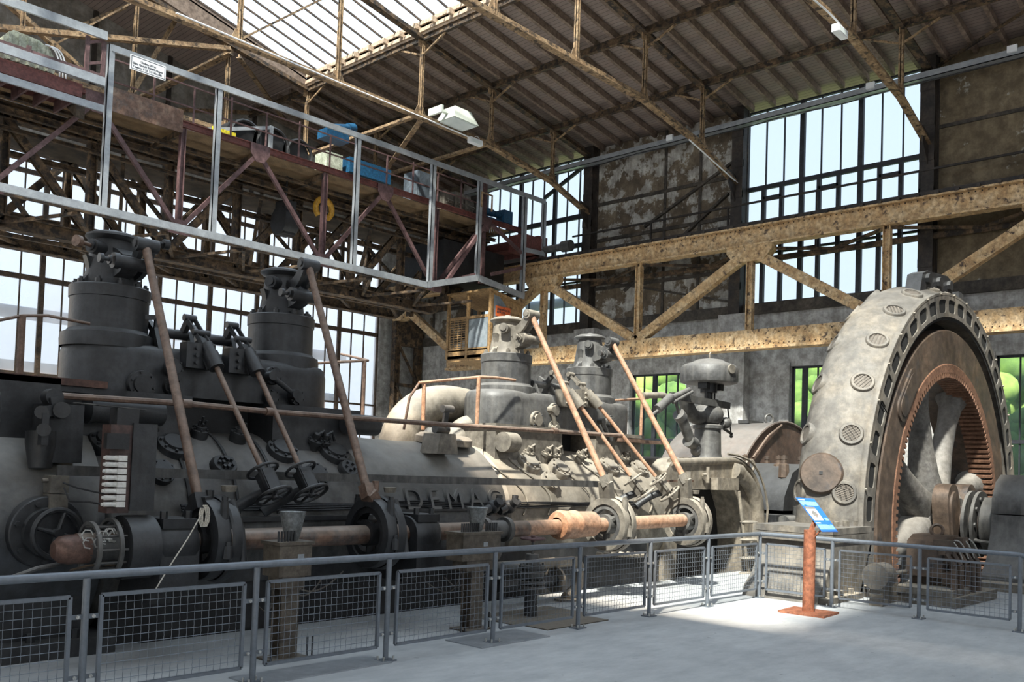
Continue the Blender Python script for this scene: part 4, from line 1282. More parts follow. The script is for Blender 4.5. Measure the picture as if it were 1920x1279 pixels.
def tower(x, m, lug, eye):
    t = MB().lathe([(.48, 3.04), (.485, 3.12), (.475, 3.19), (.43, 3.21), (.405, 3.24), (.402, 3.575), (.415, 3.58), (.418, 3.70), (.405, 3.712), (0, 3.712)], (x, EY, 0), (0, 0, 1), 40).build('valve_tower', 'iron' if m == 'iron' else 'iron_mid', eng)
    mb = MB().lathe([(.295, 3.712), (.285, 3.74), (.272, 3.82), (.255, 3.92), (.238, 4.05), (.225, 4.17), (.20, 4.24)], (x, EY, 0), (0, 0, 1), 28)
    # nose towards the push rod, in the Y-Z plane
    mb.prism([(-.15, 4.14), (-.30, 4.10), (-.46, 4.02), (-.5, 3.92), (-.42, 3.84), (-.2, 3.78)], (x - .09, EY, 0), (0, 1, 0), (0, 0, 1), (.18, 0, 0))
    # curled foot on the far side
    mb.prism([(-.17, 4.0), (-.30, 4.03), (-.27, 3.95), (-.25, 3.85), (-.33, 3.73), (-.22, 3.73), (-.14, 3.86)], (x, EY - .05, 0), (1, 0, 0), (0, 0, 1), (0, .1, 0))
    mb.build('rocker_bracket', m, t)
    mb = MB().lathe([(0, 4.36), (.045, 4.355), (.06, 4.33), (.2, 4.315), (.275, 4.285), (.285, 4.26), (.26, 4.235), (.17, 4.215)], (x, EY, 0), (0, 0, 1), 32)
    mb.build('dished_cap', m, t)
    mb = MB()
    mb.cyl((x - .16, EY - .12, 4.1), (x - .31, EY - .2, 4.1), .078).cyl((x - .31, EY - .2, 4.1), (x - .33, EY - .21, 4.1), .05)
    mb.build('pivot_boss', m, t)
    if lug:
        mb = MB().cyl((x - .33, EY - .21, 4.1), (x - .46, EY - .28, 4.1), .022).cyl((x - .46, EY - .28, 4.1), (x - .51, EY - .3, 4.1), .06)
        mb.build('grease_cup', 'rustrod', t)
        MB().cyl((x + .14, EY - .55, 4.19), (x + .3, EY - .56, 4.19), .018).cyl((x + .3, EY - .56, 4.19), (x + .36, EY - .56, 4.19), .055, None, 10).build('grease_cup', 'black', t)
    # spring cylinder across the nose
    mb = MB().cyl((x - .16, EY - .48, 3.93), (x + .18, EY - .48, 3.93), .072).cyl((x - .2, EY - .48, 3.93), (x - .14, EY - .48, 3.93), .085).cyl((x - .24, EY - .48, 3.93), (x - .22, EY - .48, 3.93), .05)
    mb.cyl((x - .3, EY - .48, 3.93), (x - .22, EY - .48, 3.93), .022).cyl((x - .34, EY - .48, 3.93), (x - .3, EY - .48, 3.93), .05)
    mb.build('spring_cylinder', m, t)
    # rocker arm: curved, ends at the push rod eye
    ez = eye.z
    a0 = Vector((0, EY - .16, ez - .24)); a1 = Vector((0, EY - .40, ez - .30)); a2 = Vector((0, eye.y, ez))
    mid = bez(a0, a1, a2, 10)
    lo, hi = [], []
    for i, p in enumerate(mid):
        d = (mid[min(i + 1, 10)] - mid[max(i - 1, 0)]).normalized()
        w = .085 - .03 * i / 10
        lo.append((p.y - EY + d.z * w, p.z - d.y * w))
        hi.append((p.y - EY - d.z * w, p.z + d.y * w))
    up = lo + hi[::-1]
    mb = MB()
    for dx in (-.08, .05):
        mb.prism(up, (eye.x + dx, EY, 0), (0, 1, 0), (0, 0, 1), (.05, 0, 0))
    mb.cyl((eye.x - .11, eye.y, ez), (eye.x + .13, eye.y, ez), .075, None, 18).cyl((eye.x - .125, eye.y, ez), (eye.x - .11, eye.y, ez), .04, None, 12)
    mb.cyl((x - .1, EY - .16, ez - .24), (eye.x + .1, EY - .16, ez - .24), .06, None, 14)
    mb.build('rocker_arm', m, t)
    for k in range(10):
        a = 2 * PI * (k + .3) / 10
        c = Vector((x + .352 * math.cos(a), EY + .352 * math.sin(a), 3.712))
        MB().cyl(c, c + Vector((0, 0, .045)), .036, None, 6).cyl(c + Vector((0, 0, .045)), c + Vector((0, 0, .07)), .02, None, 8).build('bolt', m, t)
    return t


TX = [4.25, 6.42, 10.62, 12.78]
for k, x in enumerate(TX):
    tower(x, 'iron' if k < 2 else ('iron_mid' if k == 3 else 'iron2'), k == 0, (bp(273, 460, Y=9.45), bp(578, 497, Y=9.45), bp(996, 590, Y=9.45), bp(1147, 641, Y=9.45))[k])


def cover(o, nrm, r, h, m, k=8, cable=False, name='flange_cover'):
    o, nrm = Vector(o), Vector(nrm).normalized()
    mb = MB().lathe([(r * 1.0, -.12), (r * 1.0, h * .6), (r * .97, h * .7), (r * .70, h * .72), (r * .66, h), (0, h)], o, nrm, 28)
    c = mb.build(name, m, eng)
    for q in range(k):
        MB().bolts(o + nrm * (h * .68) , nrm, r * .83, 1, max(r * .085, .012), .03, .3 + q * 2 * PI / k).build('bolt', 'iron' if m != 'pale' else 'iron2', c)
    return c


def onjacket(px, py, a):
    """point of the jacket front, at elevation angle a above the horizontal"""
    rr = 1.12
    p = bp(px, py, Y=EY - rr * math.cos(R(a)))
    return Vector((p.x, EY - rr * math.cos(R(a)), EZ + rr * math.sin(R(a)))), Vector((0, -math.cos(R(a)), math.sin(R(a))))


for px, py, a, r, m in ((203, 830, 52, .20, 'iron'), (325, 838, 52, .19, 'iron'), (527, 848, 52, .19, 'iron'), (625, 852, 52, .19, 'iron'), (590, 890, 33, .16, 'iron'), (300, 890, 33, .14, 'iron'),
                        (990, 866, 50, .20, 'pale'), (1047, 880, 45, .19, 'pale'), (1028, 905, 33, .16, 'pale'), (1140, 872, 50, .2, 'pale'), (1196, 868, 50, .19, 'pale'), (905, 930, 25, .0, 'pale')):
    if r:
        o, n = onjacket(px, py, a)
        cover(o, n, r, .11, m)
for px, py in ((372, 806), (446, 810)):
    o, n = onjacket(px, py, 66)
    cover(o, n, .10, .14, 'iron', 6)
    o2 = o + n * .16
    mb = MB()
    for q in range(4):
        mb.cyl(o2 + Vector((.03 * math.cos(q * 1.6), 0, .03 * math.sin(q * 1.6))) - n * .03, o2 + Vector((.04 * math.cos(q * 1.6), -.02, .04 * math.sin(q * 1.6))) + n * .05, .014, None, 6)
    mb.build('spark_plug', 'iron', eng)
# indicator cocks and small fittings between the covers
rng = random.Random(5)
for px, py, m in ((265, 790, 'iron'), (585, 822, 'iron'), (600, 848, 'iron'), (1018, 842, 'iron2'), (1035, 850, 'iron2'), (1165, 850, 'iron2'), (985, 810, 'iron2'), (1085, 860, 'iron2')):
    o, n = onjacket(px, py, 58)
    mb = MB()
    mb.cyl(o - n * .1, o + n * .1, .085, .075, 14).cyl(o + n * .1, o + n * .14, .10, .1, 14).cyl(o + n * .14, o + n * .22, .04, .04, 10)
    mb.bolts(o + n * .14, n, .08, 6, .014, .03)
    mb.tube([o + n * .2, o + n * .24 + Vector((.08, 0, .02)), o + n * .2 + Vector((.14, 0, -.06))], .02, 6)
    mb.build('igniter', m, eng)
for px, py, m in ((420, 880, 'iron'), (650, 868, 'iron'), (412, 890, 'iron')):
    o, n = onjacket(px, py, 38)
    mb = MB().lathe([(.13, -.1), (.13, .05), (.11, .09), (0, .09)], o, n, 20).bolts(o + n * .08, n, .06, 5, .018, .05)
    mb.build('round_cap', m, eng)
# thin pipes and wires lying on the jackets
for x0 in (4.72, 5.28, 5.77, 7.1):
    MB().tube([(x0, EY - 1.145 * math.cos(R(a)), EZ + 1.145 * math.sin(R(a))) for a in range(10, 80, 7)], .018, 6).build('oil_pipe', 'iron', eng)
for x0 in (9.75, 10.3, 11.3, 12.05, 13.0):
    MB().tube([(x0 + .25 * math.sin(a * .09), EY - 1.15 * math.cos(R(a)), EZ + 1.15 * math.sin(R(a))) for a in range(6, 76, 5)], .013, 5).build('oil_pipe', 'iron2', eng)

# covers on the gas chest fronts
FYC = EY - .50
for px, py, r, m in ((262, 721, .15, 'iron'), (320, 725, .10, 'iron'), (322, 690, .10, 'iron'), (508, 705, .11, 'iron'), (505, 745, .10, 'iron'), (552, 745, .10, 'iron'),
                     (1002, 788, .14, 'iron2'), (1035, 770, .12, 'iron2'), (1035, 803, .12, 'iron2'), (1140, 790, .10, 'iron_mid'), (1128, 820, .10, 'iron_mid')):
    p = bp(px, py, Y=FYC)
    cover((p.x, FYC, p.z), (0, -1, 0), r, .10, m, 6)
for (a, b), m in ((((508, 705), (552, 740)), 'iron'), (((322, 690), (330, 728)), 'iron'), (((1035, 768), (1042, 803)), 'iron2'), (((1128, 790), (1142, 822)), 'iron_mid')):
    p, q = bp(*a, Y=FYC - .16), bp(*b, Y=FYC - .16)
    mb = MB().cyl(p, q, .035, .03, 10).cyl(p + Vector((0, .06, 0)), p - Vector((0, .05, 0)), .055, None, 12).cyl(q + Vector((0, .06, 0)), q - Vector((0, .05, 0)), .055, None, 12)
    mb.build('link_arm', m, eng)

# gas pipe elbow behind the right-hand chest
mb = MB().tube(bez((10.6, 10.75, 2.86), (9.05, 10.75, 3.1), (9.0, 10.75, 1.9), 14), .30, 24)
mb.build('pipe_elbow', 'iron2', eng)
MB().tube(bez((10.4, 10.2, 2.5), (9.75, 10.2, 2.6), (9.65, 10.2, 2.0), 10), .22, 20).build('pipe_elbow', 'pale', eng)
MB().lathe([(.42, -.06), (.42, .03), (.36, .07), (0, .05)], (9.05, 9.72, 2.28), (0, -.12, 1), 28).build('oval_cover', 'pale', eng)
MB().tube(bez((1.6, 8.8, 2.9), (2.9, 8.75, 2.75), (2.7, 8.9, 2.05), 12), .13, 14).build('pipe_elbow', 'body', eng)
MB().cyl((3.75, 9.15, 2.34), (4.5, 9.2, 2.34), .13, .13, 18).cyl((3.72, 9.15, 2.34), (3.76, 9.15, 2.34), .15, None, 18).build('side_pipe', 'iron', eng)
MB().cyl((6.9, 9.2, 2.38), (7.4, 9.25, 2.38), .13, .13, 18).build('side_pipe', 'iron', eng)
MB().cyl((9.75, 9.2, 2.28), (10.05, 9.25, 2.28), .15, .15, 18).build('side_pipe', 'iron2', eng)
# foot plank and machine-top hand rails
a, b = bp(0, 714, Y=9.3), bp(198, 722, Y=9.3)
MB().bx(2.0, b.x, 9.25, 9.9, b.z - .04, b.z + .03).build('walkway_plank', 'plankbrown', eng)
MB().bx(12.75, 14.0, 9.2, 9.8, 2.42, 2.48).build('walkway_plank', 'rustrod', eng)


def px_tube(pts, r, m, name='hand_rail', Y=9.3):
    return MB().tube([bp(a, b, Y=(Y if len(t) < 1 else t[0])) for a, b, *t in pts], r, 8).build(name, m, eng)


px_tube([(-30, 606, 9.4), (42, 592, 9.4), (90, 592, 9.45), (168, 607, 9.5)], .016, 'rustrod')
px_tube([(42, 592, 9.4), (36, 706, 9.4)], .035, 'rustrod', 'hand_rail_post')
px_tube([(560, 683, 11.6), (690, 676, 11.6), (640, 664, 12.6)], .022, 'rustrod')
px_tube([(684, 676, 11.6), (680, 780, 11.6)], .03, 'rustrod', 'hand_rail_post')
px_tube([(785, 718, 9.9), (845, 712, 9.8), (898, 707, 9.45), (930, 708, 9.4), (966, 713, 9.4)], .022, 'rustrod_hot')
px_tube([(898, 707, 9.45), (894, 800, 9.45)], .03, 'rustrod_hot', 'hand_rail_post')
px_tube([(795, 718, 9.9), (793, 806, 9.9)], .03, 'rustrod_hot', 'hand_rail_post')
px_tube([(785, 720, 9.9), (768, 745, 9.95), (757, 806, 10.0)], .02, 'rustrod', 'hand_rail_brace')
px_tube([(1148, 751, 9.6), (1215, 747, 9.6)], .022, 'rustrod_hot')
px_tube([(1204, 748, 9.6), (1201, 822, 9.6)], .028, 'rustrod_hot', 'hand_rail_post')

# reach rod, flat bar, left lever set
RY = 8.95
pts = [bp(107, 742, Y=RY), bp(350, 757, Y=RY), bp(505, 772, Y=RY), bp(830, 796, Y=RY), bp(1165, 817, Y=RY)]
MB().tube(pts, .032, 8).build('reach_rod', 'rustrod', eng)
for p in (pts[2], pts[1], bp(1040, 808, Y=RY)):
    MB().cyl(p - Vector((.05, 0, 0)), p + Vector((.05, 0, 0)), .048, None, 10).build('rod_coupling', 'rustrod', eng)
p0, p1 = bp(107, 882, Y=8.72), bp(1128, 908, Y=8.72)
MB().beam(p0, p1, .025, .095).build('flat_bar', 'iron_mid', eng)
p = bp(97, 745, Y=8.9)
mb = MB()
mb.beam(bp(96, 745, Y=8.85), bp(104, 782, Y=8.85), .07, .15, (0, 1, 0)).cyl(p - Vector((0, .08, 0)), p + Vector((0, .06, 0)), .08)
mb.beam(bp(80, 772, Y=8.8), bp(115, 768, Y=8.8), .06, .1).cyl(bp(116, 769, Y=8.72), bp(116, 769, Y=8.9), .075).cyl(bp(78, 773, Y=8.72), bp(78, 773, Y=8.9), .06)
mb.beam(bp(83, 775, Y=8.75), bp(80, 835, Y=8.75), .06, .09, (0, 1, 0)).cyl(bp(82, 806, Y=8.68), bp(82, 806, Y=8.8), .06)
mb.build('lever_set', 'iron', eng)
q = bp(113, 812, Y=8.95)
mb = MB().bx(q.x - .15, q.x + .17, 8.85, 9.4, q.z - .28, q.z + .27)
mb.build('lever_block', 'iron', eng)
mb = MB().lathe([(.0, 0), (.10, .02), (.135, .25), (.135, .36)], bp(79, 878, Y=8.87) + Vector((0, .05, -.02)), (0, 0.05, 1), 18)
mb.build('lever_pocket', 'iron', eng)
q = bp(826, 835, Y=9.25)
mb = MB().prism([(-.2, -.12), (.2, -.12), (.14, .16), (-.14, .16)], (q.x, q.y - .15, q.z), (1, 0, 0), (0, 0, 1), (0, .35, 0))
mb.build('lever_block', 'iron2', eng)
mb = MB().cyl(q + Vector((-.12, 0, .22)), q + Vector((.12, 0, .22)), .06).beam(q + Vector((.05, 0, .2)), q + Vector((0, -.1, .5)), .06, .09)
mb.cyl(q + Vector((-.08, -.1, .5)), q + Vector((.1, -.1, .5)), .055)
mb.build('lever_set', 'iron_mid', eng)
# round hand wheel with flange on the end barrel
def wheel(o, nrm, rr, tube, m, parent, spokes=4, name='hand_wheel', a0=.3):
    o, nrm = Vector(o), Vector(nrm).normalized()
    d, u, v = basis(nrm)
    mb = MB().torus(o, nrm, rr, tube, 28, 8).cyl(o - nrm * .04, o + nrm * .04, rr * .2)
    for k in range(spokes):
        a = a0 + 2 * PI * k / spokes
        mb.cyl(o, o + (u * math.cos(a) + v * math.sin(a)) * rr, tube * .95, tube * .7, 8)
    return mb.build(name, m, parent)


q = bp(102, 1000, Y=8.62)
cover((q.x - .02, 8.80, q.z), (0, -1, 0), .33, .12, 'iron', 7, name='wheel_flange')
wheel((q.x, 8.55, q.z), (0.1, -1, 0), .215, .026, 'iron', eng)
mb = MB()
q = bp(107, 908, Y=8.72)
for dz in (0, -.17):
    mb.bx(q.x - .07, q.x + .09, 8.68, 8.85, q.z - .08 + dz, q.z + .08 + dz)
    mb.cyl((q.x - .07, 8.75, q.z + dz + .03), (q.x - .12, 8.75, q.z + dz + .03), .02, None, 8)
mb.build('terminal_box', 'iron2', eng)

# valve gear on the chests: levers, clevis heads, thin rods, paired hand wheels
VR = [((403, 682), (488, 872), 'iron', 'rustrod'), ((480, 692), (559, 870), 'iron', 'rustrod'), ((1085, 757), (1182, 892), 'iron2', 'rustrod_hot'), ((1119, 757), (1229, 893), 'iron2', 'rustrod_hot')]
for k, (a, b, m, rm) in enumerate(VR):
    p, q = bp(*a, Y=9.25), bp(*b, Y=8.55)
    rod = MB().cyl(p + (p - q) * .05, q, .032, .03, 12).build('valve_rod', rm, eng)
    d = (p - q).normalized()
    mb = MB().cyl(p - d * .06, p + d * .13, .085, .085, 18).cyl(p + d * .13, p + d * .26, .075, .07, 18).beam(p - d * .06 + Vector((0, .05, 0)), p + d * .32 + Vector((0, .05, 0)), .14, .1)
    mb.build('rod_head', m, rod)
    mb = MB()
    for s in (-.05, .05):
        mb.beam(p + d * .24 + Vector((s, 0, 0)), p + d * .62 + Vector((s - .05, .02, 0)), .02, .045)
    mb.cyl(p + d * .42 + Vector((-.1, 0, 0)), p + d * .42 + Vector((.1, 0, 0)), .035, None, 10)
    e_ = p + d * .62 + Vector((-.05, .02, 0))
    mb.cyl(e_ + Vector((-.07, 0, 0)), e_ + Vector((.07, 0, 0)), .04, None, 10)
    mb.build('clevis', m, rod)
    # stand with shaft and lever on the chest top
    mb = MB()
    for s in (-.34, .06):
        mb.prism([(-.18, 0), (.18, 0), (.05, .24), (-.05, .24)], (e_.x + s - .03, 9.72, 3.06), (0, 1, 0), (0, 0, 1), (.05, 0, 0))
    mb.cyl((e_.x - .36, 9.72, 3.27), (e_.x + .1, 9.72, 3.27), .055).beam((e_.x - .02, 9.72, 3.27), e_, .06, .07).beam((e_.x - .34, 9.72, 3.27), (e_.x - .3, 9.98, 3.42), .05, .07)
    if k == 0:
        mb.beam((e_.x - .32, 9.72, 3.43), (e_.x - .75, 9.72, 3.38), .05, .05)
        mb.beam((e_.x - .32, 9.72, 3.43), (e_.x - .32, 9.72, 3.2), .05, .05)
    mb.build('valve_lever', 'iron' if k < 2 else 'iron_mid', eng)
    mb = MB().bx(p.x - .28, p.x + .06, 9.36, 9.52, p.z - .06, p.z + .22)
    for q2 in range(3):
        mb.cyl((p.x - .17, 9.36, p.z + .0 + q2 * .08), (p.x - .17, 9.32, p.z + .0 + q2 * .08), .024, None, 6)
    mb.build('rod_guide', m, eng)
    # wheel pair
    d = (q - p).normalized()
    w0, w1 = q + d * .07, q + d * .36
    w = wheel(w0, d, .165, .017, 'iron' if k < 2 else 'iron2', eng, 3)
    wheel(w1 + d * .02, d, .185, .02, 'iron' if k < 2 else 'iron2', eng, 5, a0=.9)
    m2 = MB().cyl(w0, w1, .05)
    m2.beam(w0 + d * .02, w1 - d * .03, .16, .13, (1, 0, 0))
    for s in (-.075, .075):
        m2.beam(w0 + d * .02 + Vector((s, -.04, .03)), w1 - d * .03 + Vector((s, -.04, .03)), .025, .04)
    m2.build('wheel_housing', 'iron' if k < 2 else 'iron2', eng)
    MB().tube(bez(w1 + Vector((0, .15, 0)), w1 + Vector((-.05, .35, -.05)), w1 + Vector((-.3, .45, -.25)), 8), .06, 10).build('bent_pipe', 'iron', eng)

# ------------------------------------------------------------------ lay shaft with eccentrics and push rods
SY, SZ = 8.2, 1.09
ls = thing('lay_shaft', 'thick rusty lay shaft running along the front of the engine', 'shaft', (8.5, SY, .6))
MB().cyl((3.3, SY, SZ), (9.2, SY, SZ), .108, None, 24).build('shaft', 'shaft', ls)
MB().cyl((9.2, SY, SZ), (13.4, SY, SZ + .04), .105, None, 24).build('shaft', 'rustrod_hot', ls)
EXS = [(4.50, 'iron', 'rustrod'), (6.68, 'iron', 'rustrod'), (11.0, 'iron2', 'rustrod_hot'), (13.35, 'iron2', 'rustrod_hot')]
tops = [bp(273, 460, Y=9.45), bp(578, 497, Y=9.45), bp(996, 590, Y=9.45), bp(1147, 641, Y=9.45)]
bots = [bp(372, 938, Y=8.2), bp(688, 918, Y=8.2), bp(1134, 900, Y=8.2), bp(1282, 895, Y=8.2)]
for k, ((x, m, rm), tp, bt) in enumerate(zip(EXS, tops, bots)):
    x = bt.x + .08
    rr = .40 if k < 3 else .40
    c = Vector((x, SY, SZ + .02))
    e_ = MB().lathe([(rr * .74, -.07), (rr * .98, -.07), (rr, -.05), (rr, .05), (rr * .98, .07), (rr * .74, .07), (rr * .74, -.07)], c, AX, 40)
    e_.lathe([(rr * 1.02, .07), (rr * 1.06, .09), (rr * 1.06, .17), (rr * .8, .18)], c, AX, 40)
    e_ = e_.build('eccentric_strap', m, ls)
    mb = MB().lathe([(rr * .74, -.04), (rr * .56, -.05), (rr * .56, .05), (rr * .74, .04)], c, AX, 36).cyl(c - Vector((.09, 0, 0)), c + Vector((.1, 0, 0)), .15, None, 20)
    for q in range(3):
        a = .5 + q * 2 * PI / 3
        mb.cyl(c, c + Vector((0, math.cos(a), math.sin(a))) * rr * .6, .06, .05, 8)
    mb.build('eccentric_sheave', 'black' if k < 2 else 'iron_mid', e_)
    d = (tp - bt).normalized()
    mb = MB().beam(bt - d * .1, bt + d * .06, .13, .12).beam(c + Vector((0, 0, rr * .9)), bt - d * .03, .12, .2, (0, 1, 0))
    mb.cyl(bt + Vector((.1, -.03, -.02)), bt + Vector((.1, -.03, .1)), .04, None, 6)
    mb.build('strap_fork', 'rustrod' if k == 1 else m, e_)
    for s in (-1, 1):
        o = c + Vector((.03, s * .30, rr * .76))
        MB().cyl(o + Vector((0, 0, -.1)), o + Vector((0, 0, .08)), .045, .04, 8).cyl(o + Vector((0, 0, .08)), o + Vector((0, 0, .12)), .03, None, 6).build('strap_bolt', m, e_)
        o = c + Vector((.03, s * .40, -.1))
        MB().cyl(o + Vector((0, 0, -.06)), o + Vector((0, 0, .06)), .045, .04, 8).cyl(o + Vector((0, 0, .06)), o + Vector((0, 0, .1)), .03, None, 6).build('strap_bolt', m, e_)
    if k < 3:
        MB().tube([c + Vector((.16, -.2, .38)), c + Vector((.2, -.32, .1)), c + Vector((.22, -.36, -.22))], .042, 10).build('oil_tube', m, e_)
    mb = MB()
    for q in ((0, 0), (.12, .05)):
        o = c + Vector((.18 + q[0] * .5, -.08 + q[1], .46))
        mb.cyl(o, o + Vector((0, 0, .06)), .055, .07, 8)
    mb.build('oil_cup', 'iron2', e_)
    r_ = MB().cyl(bt, bt + (tp - bt) * .93, .05, .042, 14).cyl(bt + (tp - bt) * .93, tp, .042, .05, 14)
    r_.build('push_rod', rm, ls)
# shaft bearings and couplings
for x0, m in ((3.95, 'iron'), (7.05, 'iron')):
    mb = MB()
    mb.lathe([(.12, 0), (.22, .02), (.24, .06), (.24, .36), (.22, .4), (.12, .42)], (x0, SY, SZ - .02), AX, 28)
    mb.bx(x0 + .02, x0 + .40, SY - .22, SY + .3, SZ - .42, SZ)
    mb.bx(x0 + .04, x0 + .38, SY - .2, SY + .2, SZ + .14, SZ + .23)
    mb.bx(x0 + .1, x0 + .3, SY + .1, 9.1, .5, .95)
    for sx in (.08, .32):
        mb.cyl((x0 + sx, SY - .12, SZ + .2), (x0 + sx, SY - .12, SZ + .3), .035, None, 6)
    mb.build('shaft_bearing', m, ls)
mb = MB()
for x in (8.35, 8.75):
    mb.cyl((x, SY, SZ), (x + .07, SY, SZ), .165, None, 24)
mb.cyl((8.42, SY, SZ), (8.75, SY, SZ), .12)
mb.build('coupling', 'iron_mid', ls)
MB().lathe([(.11, 0), (.19, .02), (.215, .08), (.205, .14), (.195, .3), (.205, .34), (.205, .4), (.19, .42), (.185, .8), (.1, .84)], (9.85, SY, SZ + .03), AX, 28).build('muff', 'rustrod_hot', ls)
mb = MB()
mb.lathe([(0, 0), (.07, .01), (.115, .06), (.13, .14), (.13, .3)], (3.1, SY, SZ - .03), AX, 24)
mb.build('end_dome', 'copper', ls)
mb = MB()
for x, r in ((3.40, .24), (3.58, .27)):
    mb.lathe([(r - .03, 0), (r, 0), (r, .035), (r - .03, .035), (r - .03, 0)], (x, SY, SZ - .03), AX, 32)
mb.cyl((3.38, SY, SZ - .03), (3.7, SY, SZ - .03), .13)
for q in range(10):
    a = q * .63
    mb.cyl((3.4, SY + .2 * math.cos(a), SZ - .03 + .2 * math.sin(a)), (3.68, SY + .2 * math.cos(a), SZ - .03 + .2 * math.sin(a)), .012, None, 6)
mb.build('distributor_ring', 'iron_mid', ls)
MB().cyl((3.68, SY, SZ - .03), (3.95, SY, SZ - .03), .29, None, 28).build('distributor_drum', 'iron', ls)
mb = MB()
rng = random.Random(9)
for q in range(9):
    o = Vector((3.3 + rng.random() * .3, SY - .14 - rng.random() * .05, SZ + .02 + rng.random() * .12))
    mb.tube([o + Vector((.05 * math.cos(t), 0, .05 * math.sin(t))) for t in (0, 1, 2, 3, 4, 5)], .007, 5)
mb.build('wire_loop', 'zinc', ls)

# ignition panel above the distributor
ig = thing('ignition_cabinet', 'tall dark ignition cabinet with a column of white porcelain plugs', 'cabinet', (3.85, 8.2, 1.3))
pa0, pb0 = bp(250, 800, Y=8.1), bp(250, 962, Y=8.1)
XA, ZT, ZB = pa0.x, pa0.z + .01, pb0.z
MB().bx(XA - .20, XA - .005, 8.1, 8.28, ZB, ZT).build('front_board', 'box_dark', ig)
MB().bx(XA - .005, XA + .22, 8.08, 8.34, ZB + .02, ZT + .02).build('casing', 'iron', ig)
MB().bx(XA - .26, XA - .06, 8.03, 8.1, ZT - .22, ZT - .08).build('relay', 'black', ig)
for k in range(8):
    z = bp(222, 859 + k * 12.4, Y=8.05).z
    mb = MB().cyl((XA - .25, 8.06, z), (XA - .10, 8.06, z), .022, None, 10).bx(XA - .15, XA - .07, 8.03, 8.1, z - .024, z + .024).cyl((XA - .27, 8.06, z), (XA - .25, 8.06, z), .014, None, 8)
    mb.build('porcelain_plug', 'porcelain', ig)
MB().beam((XA - .5, 8.15, ZT + .17), (XA + .12, 8.15, ZT + .15), .1, .008).build('top_shelf', 'iron_mid', ig)
MB().bx(XA - .15, XA + .05, 8.1, 8.25, ZT, ZT + .15).build('top_fitting', 'black', ig)
tag(MB().tube([bp(118, 905, Y=8.6), bp(145, 915, Y=8.5), bp(175, 922, Y=8.3), bp(206, 928, Y=8.1)], .008, 5).build('ignition_wire', 'black'), 'upper thin black wire sagging from the grey terminal boxes to the ignition cabinet', 'wire')
tag(MB().tube([bp(120, 915, Y=8.6), bp(130, 940, Y=8.5), bp(165, 941, Y=8.3), bp(206, 948, Y=8.1)], .008, 5).build('ignition_wire', 'black'), 'lower thin black wire sagging from the grey terminal boxes to the ignition cabinet', 'wire')
tag(MB().tube([bp(-20, 1098, Y=8.3), bp(25, 1082, Y=8.2), bp(70, 1066, Y=8.2), bp(110, 1058, Y=8.4)], .02, 8).build('hose', 'iron_mid'), 'grey corrugated hose behind the railing below the big barrel', 'hose')
tag(MB().tube([bp(132, 1070, Y=8.3), bp(160, 1062, Y=8.15), bp(190, 1058, Y=8.1), bp(245, 1063, Y=8.2), bp(290, 1085, Y=8.6)], .012, 6).build('hose', 'ochre_dark'), 'thin brown hose sagging under the copper coloured dome', 'hose')
# rope tied to the left eccentric
r0, r1 = bp(386, 950, Y=7.78), bp(318, 1062, Y=7.6)
mb = MB().tube([r0, r0 + (r1 - r0) * .5 + Vector((0, 0, -.02)), r1, r1 + (r1 - r0) * .38], .006, 5)
for k in range(3):
    o = bp(380 + k * 3, 968, Y=7.76)
    mb.tube([o + Vector((.035 * math.sin(t), 0, .1 * math.cos(t))) for t in [i * .7 for i in range(9)]], .007, 5)
tag(mb.build('rope', 'rope'), 'white rope looped over the eccentric beside the ignition cabinet', 'rope')

# ------------------------------------------------------------------ lubricator stands, valve stand
def lubricator(x, y, w, label, ztop):
    t = thing('lubricator_stand', label, 'lubricator', (x, y, 0), 'lubricator stands in front of the engine')
    MB().bx(x - .2, x + .2, y - .15, y + .15, 0, .02).build('base_plate', 'olive', t)
    MB().ibeam((x, y, .02), (x, y, ztop - .36), .19, .17, .02, (0, 1, 0)).build('column', 'olive', t)
    mb = MB().bx(x - w / 2, x + w / 2, y - .14, y + .14, ztop - .30, ztop).bx(x - w / 2 - .02, x + w / 2 + .02, y - .16, y + .16, ztop, ztop + .03)
    mb.bx(x - w * .35, x + w * .35, y - .12, y + .12, ztop - .42, ztop - .30)
    mb.build('oil_tank', 'olive', t)
    MB().lathe([(.055, 0), (.07, .02), (.125, .27), (.13, .28), (.115, .27), (.05, .02)], (x + .04, y, ztop + .03), (0, 0, 1), 24).build('funnel', 'zincfunnel', t)
    n = 6 if w < .5 else 9
    for k in range(n):
        xx = x - w / 2 + .02 + k * .035 if w < .5 else x - w / 2 + .03 + k * .034
        MB().cyl((xx, y - .08, ztop + .03), (xx, y - .08, ztop + .13), .011, None, 8).build('pump_plunger', 'iron', t)
    if w > .5:
        for k in range(6):
            MB().cyl((x + .12 + k * .035, y - .08, ztop + .03), (x + .12 + k * .035, y - .08, ztop + .13), .011, None, 8).build('pump_plunger', 'iron', t)
    for sx in (-.26, -.2, .2, .26):
        MB().cyl((x + sx, y - .1, 0), (x + sx, y - .1, .2), .01, None, 6).build('anchor_rod', 'iron', t)
    MB().bx(x + .02, x + .09, y - .145, y - .14, ztop - .14, ztop - .09).build('name_plate', 'galv', t)
    mb = MB()
    for k in range(5):
        mb.tube(bez((x - .1 + k * .05, y + .1, ztop - .36), (x + .1 + k * .1, y + .3, .2 + .05 * k), (x + .5 + k * .3, 8.9, .35 + .06 * k), 8), .008, 5)
    mb.build('oil_line', 'olive', t)


